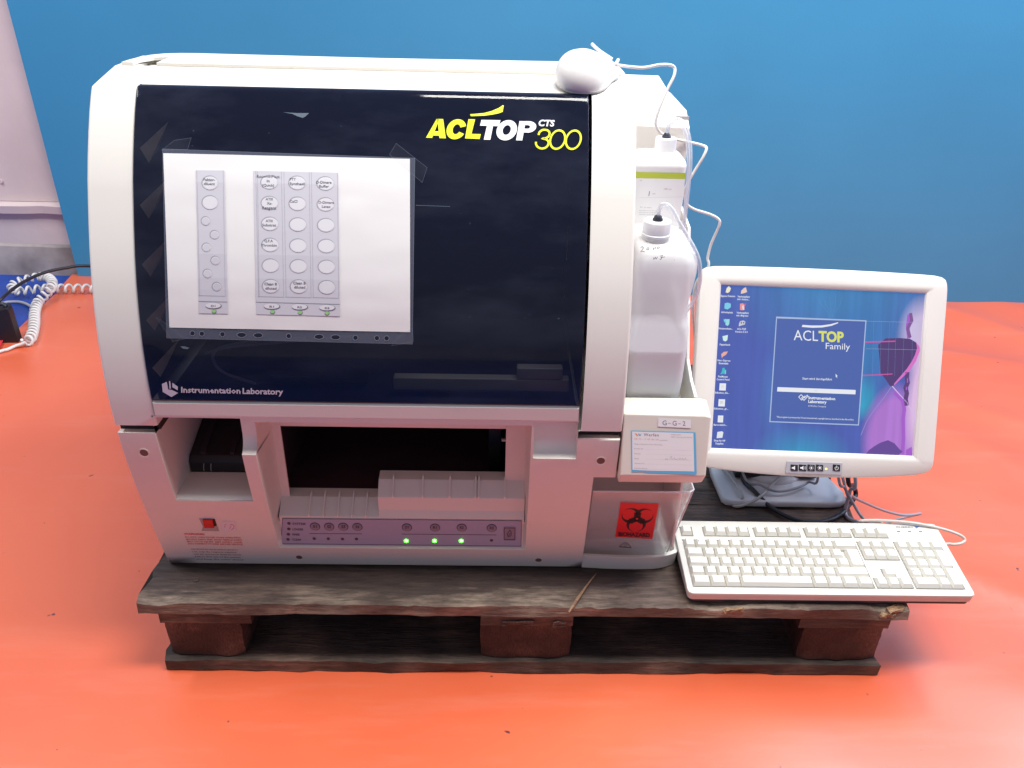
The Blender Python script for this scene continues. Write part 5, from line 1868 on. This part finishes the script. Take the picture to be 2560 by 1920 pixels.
# button strip on the bezel
bzf = lambda px, py, l: on_plane(px, py, mp(0, 0, .0042), MN) + MN * (.0006 + l)
cr = [(-.0440, -.1514), (.0490, -.1508), (.0492, -.1702), (-.0446, -.1706)]
MG = M('bezel_strip_grey', (.42, .41, .46), .4)
loft('button_strip', [[mp(x, y, z) for x, y in cr] for z in (.0008, .0050)], MG, mo, smooth=False)
for x0, g in ((642, 'v'), (700, 'w'), (758, 'x'), (816, 's'), (932, 'p')):
    a, b, c, d = [SF(*k3(*p), 0) for p in ((x0, 1407), (x0 + 48, 1411), (x0 + 48, 1452), (x0 - 1, 1448))]
    sh = [[v + MN * (.0030 + l) for v in (a, b, c, d)] for l in (.0045, .0062)]
    bt = loft('strip_button', sh, DARK, mo, smooth=False)
    P = Print(lambda px, py, l: on_plane(px, py, mp(0, 0, -.0030), MN) + MN * (.0030 + .0063 + l))
    cx_, cy_ = x0 + 24, 1430
    if g in 'vw':
        P.poly([k3(cx_ - 18, cy_ - 5), k3(cx_ - 8, cy_ - 5), k3(cx_ + 4, cy_ - 15), k3(cx_ + 4, cy_ + 15), k3(cx_ - 8, cy_ + 6), k3(cx_ - 18, cy_ + 6)], WHITEP)
        if g == 'w':
            P.ring(*k3(cx_ + 5, cy_), 3.2, 3.5, .7, WHITEP, 1, 8, -50, 50)
            P.ring(*k3(cx_ + 5, cy_), 5.6, 5.6, .7, WHITEP, 1, 8, -50, 50)
    elif g == 'p':
        P.ring(*k3(cx_, cy_ + 2), 4.2, 4.4, 1.2, WHITEP, 1, 14, -50, 230)
        P.line([k3(cx_, cy_ - 16), k3(cx_, cy_ + 2)], 1.2, WHITEP)
    else:
        P.ell(*k3(cx_, cy_), 2.8 if g == 's' else 2.0, 2.8, WHITEP, 1, 10)
        for q_ in range(8):
            a_ = q_ * math.pi / 4 + (.4 if g == 'x' else 0)
            P.line([k3(cx_ + 10 * math.cos(a_), cy_ + 10 * math.sin(a_)), k3(cx_ + 17 * math.cos(a_), cy_ + 17 * math.sin(a_))], .9, WHITEP)
    P.build('button_symbol', bt)
P = Print(lambda px, py, l: on_plane(px, py, mp(0, 0, .0055), MN) + MN * l)
P.ell(*k3(900, 1444), 2.6, 2.6, M('amber_led', (.5, .6, .1), .4, emit=((.75, .9, .15), 1.5)))
P.build('power_light', mo)

# base and stand
bx, by = 1.078, .345
b_r = [(.962, .262), (.968, .2535), (.980, .250), (1.160, .248), (1.180, .251), (1.193, .262), (1.196, .28), (1.182, .335), (1.165, .42), (1.150, .44), (.99, .44), (.968, .42), (.960, .34)]
loft('base_plate', [[Vector((x, y, z)) for x, y in b_r] for z in (.1455, .1525)] + [[Vector((bx + (x - bx) * .985, by + (y - by) * .975, .1575)) for x, y in b_r]], GREYP, mo, smooth=False, bevel=.0025)
loft('base_dome', [[Vector((1.078 + .060 * s * math.cos(a * .2618), .355 + .055 * s * math.sin(a * .2618), z)) for a in range(24)] for s, z in ((1, .157), (.97, .162), (.85, .166))], GREYP, mo, sharp=50)
loft('stand_neck', [rrect(1.078, .355, .105, .05, .008, .160), rrect(1.078, .352, .10, .045, .008, .25), rrect(1.078, .345, .095, .04, .008, .42)], DARK, mo)
box('stand_foot', 1.0, 1.156, .318, .40, .160, .172, DARK, mo, bevel=.003)

# cables under the monitor
pc = tube('power_cable', [(1.03, .40, .36), (1.020, .355, .22), on_z(1857, 1192, .165), on_z(1885, 1227, .162), on_z(1925, 1266, .150), on_z(1965, 1290, .149), on_z(2010, 1305, .149), on_z(2060, 1304, .149), on_z(2100, 1288, .149), on_z(2123, 1262, .149), on_z(2139, 1238, .149), on_z(2134, 1215, .17), on_z(2120, 1197, .20), (1.21, .36, .27), (1.15, .40, .34)], .0042, BCABLE)
tag(pc, 'thick black cable sagging from the monitor over its grey base', 'cable')
gc = tube('signal_cable', [(1.13, .41, .36), on_z(2008, 1140, .22), on_z(1985, 1168, .18), on_z(1950, 1192, .165), on_z(1905, 1238, .162), on_z(1868, 1260, .152), on_z(1842, 1266, .148), on_z(1833, 1262, .148), on_z(1842, 1253, .148), (1.00, .262, .162), (.99, .33, .163), (.975, .44, .17), (.97, .52, .15)], .0026, M('grey_white_cable', (.42, .42, .42), .45))
tag(gc, 'thin pale grey cable bending back in front of the monitor base', 'cable')
gc = tube('signal_cable', [(1.12, .40, .36), on_z(2045, 1180, .20), on_z(2020, 1206, .168), on_z(1985, 1222, .1665), on_z(1940, 1228, .1665), on_z(1900, 1212, .1665), on_z(1860, 1190, .17), (1.0, .41, .25), (1.03, .42, .33)], .0024, M('grey_cable_b', (.28, .28, .33), .45))
tag(gc, 'thin grey cable drooping across the middle of the monitor base', 'cable')
gc = tube('data_cable', [(1.19, .40, .34), on_z(2138, 1190, .22), on_z(2126, 1225, .19), on_z(2118, 1255, .165), on_z(2113, 1280, .148), on_z(2122, 1296, .1465), on_z(2150, 1306, .1465), on_z(2190, 1309, .1465)], .0032, GCABLE)
tag(gc, 'grey cable curling down at the right end of the monitor base', 'cable')
gc = tube('data_cable', [(1.17, .40, .36), on_z(2095, 1182, .23), on_z(2112, 1220, .20), on_z(2135, 1262, .17), on_z(2154, 1292, .16), on_z(2175, 1309, .155), on_z(2230, 1316, .160), on_z(2290, 1327, .172), on_z(2345, 1340, .18)], .0026, GCABLE)
tag(gc, 'grey cable running down from the monitor to the back edge of the keyboard', 'cable')
gc = tube('data_cable', [(1.16, .42, .33), on_z(2112, 1215, .19), on_z(2130, 1240, .17), on_z(2165, 1258, .13), on_z(2215, 1278, .08), on_z(2262, 1288, .06), on_z(2300, 1284, .045), on_z(2290, 1287, .04), on_z(2245, 1298, .03), on_z(2205, 1315, .01), on_z(2190, 1330, .006)], .0026, GCABLE)
tag(gc, 'grey cable with a free end reaching past the pallet over the orange floor', 'cable')

# ------------------------------------------------------------------ keyboard
kbd = thing('computer_keyboard', 'cream full-size keyboard jutting over the right front corner of the pallet', 'keyboard', (1.074, .08, .146))
KO = Vector((.8480, .0085, .1655))          # front left corner of the top face
KXv = Vector((.450, -.001, .0)).normalized()
tl_ = math.atan2(.020, .150)
KYv = Vector((.003, math.cos(tl_), math.sin(tl_))).normalized()
KN = KXv.cross(KYv).normalized()
KW, KD = .4515, .1525


def kp(a, b, c=0): return KO + KXv * a + KYv * b + KN * c


def krr(i, r, c, n=4, w=KW, d=KD):
    out = []
    for qx, qy, a0 in ((1, -1, -90), (1, 1, 0), (-1, 1, 90), (-1, -1, 180)):
        for k in range(n + 1):
            a = math.radians(a0 + 90 * k / n)
            out.append(kp(w / 2 + qx * (w / 2 - i - r) + r * math.cos(a), d / 2 + qy * (d / 2 - i - r) + r * math.sin(a), c))
    return out


low = [Vector((p.x, p.y, .1515 + (p.y * .03))) for p in krr(.0015, .008, 0)]
low0 = [Vector((p.x, p.y, .1500 + (p.y * .02))) for p in krr(.006, .006, 0)]
loft('case_bottom', [[Vector((p.x, p.y, .1452)) for p in krr(.004, .008, 0)], [Vector((p.x, p.y, .1500 + (p.y * .02))) for p in krr(.004, .008, 0)], [Vector((p.x, p.y, .1505 + (p.y * .02))) for p in krr(.007, .008, 0)]], RUBBER, kbd, sharp=40)
# well areas are recessed: build the top as a frame with three wells
u = .01905
ox, oy = .0105, .0135
wells = [(ox - .0015, oy - .0015, ox + 15 * u + .0015, oy + 5 * u + .0015), (ox + 15.25 * u - .0012, oy + 3 * u - .0012, ox + 18.25 * u + .0012, oy + 5 * u + .0012), (ox + 15.25 * u - .0012, oy - .0012, ox + 18.25 * u + .0012, oy + 1 * u + .0012),
         (ox + 16.25 * u - .0012, oy + 1 * u - .002, ox + 17.25 * u + .0012, oy + 2 * u + .0012), (ox + 18.5 * u - .0015, oy - .0015, ox + 22.5 * u + .0015, oy + 5 * u + .0015)]
fy0, fy1 = oy + 5.5 * u - .0012, oy + 6.5 * u + .0008
wells += [(ox - .0012, fy0, ox + u + .0008, fy1), (ox + 2 * u - .0012, fy0, ox + 6 * u + .0008, fy1), (ox + 6.5 * u - .0012, fy0, ox + 10.5 * u + .0008, fy1), (ox + 11 * u - .0012, fy0, ox + 15 * u + .0008, fy1), (ox + 15.25 * u - .0012, fy0, ox + 18.25 * u + .0008, fy1)]
loft('case', [low0, low, [p - KN * .006 for p in krr(.0002, .009, 0)], [p - KN * .0015 for p in krr(0, .009, 0)], [p - KN * .0004 for p in krr(.0006, .0085, 0)], krr(.0022, .0075, -.0001)], KEYCASE, kbd, caps=(True, False), sharp=40)
bm = bmesh.new()
# deck: gridded top face with the wells dropped
gx = sorted(set([.0022, KW - .0022] + [w_[0] for w_ in wells] + [w_[2] for w_ in wells]))
gy = sorted(set([.0022, KD - .0022] + [w_[1] for w_ in wells] + [w_[3] for w_ in wells]))


def inwell(a, b): return any(w_[0] - 1e-7 < a < w_[2] + 1e-7 and w_[1] - 1e-7 < b < w_[3] + 1e-7 for w_ in wells)


def kq(*p): bm.faces.new([bm.verts.new(kp(*a)) for a in p])
for i in range(len(gx) - 1):
    for j in range(len(gy) - 1):
        xa, xb, ya, yb_ = gx[i], gx[i + 1], gy[j], gy[j + 1]
        mx_, my_ = (xa + xb) / 2, (ya + yb_) / 2
        w0 = inwell(mx_, my_)
        c = -.0035 if w0 else -.0001
        kq((xa, ya, c), (xb, ya, c), (xb, yb_, c), (xa, yb_, c))
        if i + 1 < len(gx) - 1 and inwell((gx[i + 1] + gx[i + 2]) / 2, my_) != w0: kq((xb, ya, -.0001), (xb, yb_, -.0001), (xb, yb_, -.0035), (xb, ya, -.0035))
        if j + 1 < len(gy) - 1 and inwell(mx_, (gy[j + 1] + gy[j + 2]) / 2) != w0: kq((xa, yb_, -.0001), (xb, yb_, -.0001), (xb, yb_, -.0035), (xa, yb_, -.0035))
from_bm('key_deck', bm, KEYCASE, kbd, weld=.00005)

_km = {}


def key_mesh(w_, h_, hgt, ist=False):
    key = (round(w_, 3), round(h_, 3), round(hgt, 4))
    if key in _km: return _km[key]
    bm = bmesh.new()
    W_, H_ = w_ * u - .0010, h_ * u - .0010
    lv = []
    for (ix, iyf, iyb, z) in ((0, 0, 0, -.003), (.0004, .0003, .0002, .0006), (.0026, .0040, .0012, hgt - .0006), (.0031, .0046, .0016, hgt)):
        lv.append([bm.verts.new((x, y, z)) for x, y in ((-W_ / 2 + ix, -H_ / 2 + iyf), (W_ / 2 - ix, -H_ / 2 + iyf), (W_ / 2 - ix, H_ / 2 - iyb), (-W_ / 2 + ix, H_ / 2 - iyb))])
    for a, b in zip(lv, lv[1:]):
        for k in range(4): bm.faces.new((a[k], a[(k + 1) % 4], b[(k + 1) % 4], b[k]))
    t = lv[-1]
    # a slightly dished top
    c = bm.verts.new((0, (-H_ / 2 + .0046 + H_ / 2 - .0016) / 2, hgt - (.0007 if w_ < 3 else -.0003)))
    for k in range(4): bm.faces.new((t[k], t[(k + 1) % 4], c))
    me = bpy.data.meshes.new('key')
    bm.to_mesh(me)
    bm.free()
    me.materials.append(KEYW)
    _km[key] = me
    return me


legend = []
KM = Matrix((KXv, KYv, KN)).transposed().to_4x4()


def key(col, row, w_, txt='', h_=1):
    """col in units from the left, row counted from the front (0 = space bar row, 5.5 = function row)"""
    hg = (.0062, .0060, .0058, .0060, .0066, .0066)[int(min(5, row))]
    cxk, cyk = ox + (col + w_ / 2) * u, oy + (row + h_ / 2) * u
    o = bpy.data.objects.new('key', key_mesh(w_, h_, hg))
    C.objects.link(o)
    o.parent = kbd
    o.matrix_parent_inverse = Matrix.Translation(-Vector(kbd.location))
    mm = KM.copy()
    j = random.uniform(-.0002, .0002)
    mm.translation = kp(cxk, cyk, -.0002 + j)
    o.matrix_basis = mm
    if txt: legend.append((cxk - w_ * u / 2 + .0042, cyk + (.0012 if h_ == 1 else .006), hg - .0002 + j, txt, w_))


r4 = '^1234567890ß´'
for i, c in enumerate(r4): key(i, 4, 1, c)
key(13, 4, 2, '<-')
key(0, 3, 1.5, 'Tab')
for i, c in enumerate('QWERTZUIOPÜ+'): key(1.5 + i, 3, 1, c)
key(0, 2, 1.75, 'Caps')
for i, c in enumerate('ASDFGHJKLÖÄ#'): key(1.75 + i, 2, 1, c)
key(13.75, 2, 1.25, 'Enter', 2)
key(0, 1, 1.25, 'Shift')
for i, c in enumerate('<YXCVBNM,.-'): key(1.25 + i, 1, 1, c)
key(12.25, 1, 2.75, 'Shift')
for c_, w_, t in ((0, 1.5, 'Strg'), (1.5, 1.25, 'Win'), (2.75, 1.25, 'Alt'), (4, 6, ''), (10, 1.25, 'AltGr'), (11.25, 1.25, 'Win'), (12.5, 1.25, 'M'), (13.75, 1.25, 'Strg')): key(c_, 0, w_, t)
for i, t in enumerate(('Einfg', 'Pos1', 'Bild')): key(15.25 + i, 4, 1, t)
for i, t in enumerate(('Entf', 'Ende', 'Bild')): key(15.25 + i, 3, 1, t)
key(16.25, 1, 1, '')
for i in range(3): key(15.25 + i, 0, 1, '')
for i, t in enumerate(('Num', '÷', 'x', '-')): key(18.5 + i, 4, 1, t)
for r0, s in ((3, '789'), (2, '456'), (1, '123')):
    for i, c in enumerate(s): key(18.5 + i, r0, 1, c)
key(21.5, 2, 1, '+', 2)
key(21.5, 0, 1, 'Ent', 2)
key(18.5, 0, 2, '0')
key(20.5, 0, 1, ',')
key(0, 5.5, 1, 'Esc')
for i in range(12): key(2 + i + (.5 if i > 3 else 0) + (.5 if i > 7 else 0), 5.5, 1, 'F%d' % (i + 1))
for i, t in enumerate(('Druck', 'Rollen', 'Pause')): key(15.25 + i, 5.5, 1, t)
vs, fs = [], []
for a, b, c, t, w_ in legend:
    tv, tf = text_raw(t)
    hgt = .0024 if len(t) == 1 else .0013
    wid = hgt * .75 * len(t)
    i0 = len(vs)
    vs += [kp(a + x * wid, b + y * hgt, c + .00035) for x, y in tv]
    fs += [tuple(i0 + q_ for q_ in f) for f in tf]
lg = mesh('key_legends', vs, fs, M('key_legend_grey', (.20, .19, .19), .6), kbd)
lg['kind'] = 'stuff'
P = Print(lambda px, py, l: on_plane(px, py, kp(0, 0, 0), KN) + KN * (.0002 + l))
k8 = lambda x, y: (1700 + x * .34358, 1160 + y * .34335)
P.text('CHERRY', *k8(1568, 464), *k8(1700, 467), 3.6, M('logo_grey', (.20, .20, .22), .6), bold=.02)
P.poly([k8(1702, 450), k8(1742, 452), k8(1720, 472)], M('logo_blue', (.10, .16, .42), .6))
P.build('keyboard_logo', kbd)
for x in (1590, 1670, 1750):
    c = on_plane(*k8(x, 491), kp(0, 0, 0), KN)
    loft('indicator_light', [[c + KXv * a + KYv * b + KN * z for a, b in ((-.0028, -.0009), (.0028, -.0009), (.0028, .0009), (-.0028, .0009))] for z in (-.0002, .0005)], M('indicator_olive', (.10, .10, .07), .4) if x == 1590 else IND, kbd, smooth=False)
    if x == 1590: IND = kbd.children[-1].data.materials[0] if kbd.children[-1].data.materials else DARK
    IND = bpy.data.materials['indicator_olive']
P = Print(lambda px, py, l: on_plane(px, py, kp(0, 0, 0), KN) + KN * (.0002 + l))
for x, t in ((1600, '1'), (1688, 'A'), (1765, 'R')):
    P.ring(*k8(x + 6, 518), 2.2, 2.6, .5, GREYPR)
    P.text(t, *k8(x - 14, 512), *k8(x - 6, 512), 3, GREYPR)
P.build('indicator_print', kbd)
tube('cable', [kp(.36, .150, -.012), kp(.36, .158, -.004), on_z(2150, 1302, .186), on_z(2200, 1301, .190), on_z(2270, 1306, .190), on_z(2320, 1314, .188), on_z(2365, 1325, .183), on_z(2400, 1338, .176), on_z(2412, 1349, .170), on_z(2404, 1358, .166), on_z(2385, 1361, .163), on_z(2362, 1361, .160), (1.26, .12, .155)], .0025, M('cream_cable', (.62, .57, .52), .45), kbd)

# ------------------------------------------------------------------ things on the floor at the far left
def helix(name, pts, r, wire, pitches, mat, z0):
    path = spline(pts, 40)
    # resample to even steps
    L = [0]
    for a, b in zip(path, path[1:]): L.append(L[-1] + (b - a).length)
    out = []
    ph = 0
    N = int(L[-1] / .0010)
    j = 0
    for i in range(N + 1):
        s = L[-1] * i / N
        while j < len(L) - 2 and L[j + 1] < s: j += 1
        t = (s - L[j]) / max(1e-9, L[j + 1] - L[j])
        p = path[j].lerp(path[j + 1], t)
        d = (path[j + 1] - path[j]).normalized()
        sd = Vector((d.y, -d.x, 0)).normalized()
        upv = sd.cross(d) * -1
        if upv.z < 0: upv = -upv
        pit = pitches(s / L[-1])
        if pit: ph += 2 * math.pi * (L[-1] / N) / pit
        rr = r if pit else 0
        out.append(p + sd * rr * math.cos(ph) + upv * rr * math.sin(ph))
    return tube(name, out, wire, mat, smooth_path=False, n=7)


cz = .017
ctr = [(-.30, 1.40, .05), (-.55, 1.49, .026), on_z(225, 721, cz), on_z(170, 721, cz), on_z(125, 721, cz), on_z(95, 723, cz), on_z(62, 727, cz), on_z(40, 727, cz), on_z(30, 717, cz), on_z(45, 705, .020), on_z(70, 698, .024), on_z(100, 692, .03), on_z(120, 694, .034), on_z(131, 706, .036), on_z(126, 722, .036), on_z(108, 742, .024), on_z(94, 757, cz), on_z(87, 780, cz), on_z(86, 805, cz), on_z(82, 830, cz), on_z(75, 848, cz), on_z(64, 856, cz)]
hc = helix('coiled_cord', ctr, .0118, .0040, lambda t: .027 if t < .40 else (.024 if t < .62 else .0195), WCABLE, cz)
tag(hc, 'white coiled telephone cord looping over the blue floor at the left', 'cord')
te = tube('cord_end', [on_z(64, 856, cz), on_z(52, 861, .012), on_z(36, 866, .008), on_z(18, 874, .006), on_z(2, 878, .006), (-.86, 1.03, .006), (-.95, .98, .006)], .0045, WCABLE)
te.name = 'cord_end'
te.parent = hc
bc = tube('black_cable', [(-1.15, 1.05, .006), on_z(-30, 790, .05), on_z(0, 751, .10), on_z(40, 717, .10), on_z(80, 694, .10), on_z(120, 679, .10), on_z(165, 670, .10), on_z(222, 665, .10), (-.50, 1.45, .10), (-.1, 1.2, .12), (.10, .90, .16), (.15, .76, .20)], .0048, BCABLE)
tag(bc, 'thin black cable arching from the far left behind the analyzer', 'cable')
g2 = tube('floor_cable', [(-1.2, 1.44, -.006), on_z(-10, 758, -.005), on_z(20, 755, -.005), on_z(48, 755, -.005), on_z(66, 760, -.005), on_z(80, 768, -.002), on_z(92, 776, .004)], .0045, GCABLE)
tag(g2, 'short grey cable lying on the blue floor left of the coiled cord', 'cable')
cs = thing('black_case', 'black box cut off by the left edge of the photo', 'box', (-.95, 1.2, 0))
A0, A1 = Vector((-.805, 1.140, 0)), Vector((-.835, 1.33, 0))
bm = bmesh.new()
def cxp(a, b, z): return Vector((-.806 + (-.34) * a - .008 * b, 1.140 + .035 * b - .02 * a, z - .10 * a * (z > .05)))
rr_ = []
for z, s in ((.0006, 0), (.098, 0), (.106, .006), (.109, .02)):
    rr_.append([bm.verts.new(cxp(a, b, z)) for a, b in ((s, s), (1, s), (1, 1 - s), (s, 1 - s))])
for a, b in zip(rr_, rr_[1:]):
    for k in range(4): bm.faces.new((a[k], a[(k + 1) % 4], b[(k + 1) % 4], b[k]))
bm.faces.new(rr_[0]); bm.faces.new(rr_[-1])
from_bm('case_body', bm, DARK, cs, bevel=.003)
tube('carry_handle', [(-.818, 1.155, .106), (-.83, 1.157, .113), (-.86, 1.155, .103), (-.88, 1.153, .088)], .006, RUBBER, cs)
rt = loft('red_strap', [[on_z(px, py, z) for px, py in ((-25, 862), (-2, 842), (10, 838), (9, 850), (0, 868), (-20, 885))] for z in (.001, .010)], M('red_fabric', (.60, .03, .05), .6), smooth=False, bevel=.002)
tag(rt, 'bit of red strap at the foot of the black box', 'strap')
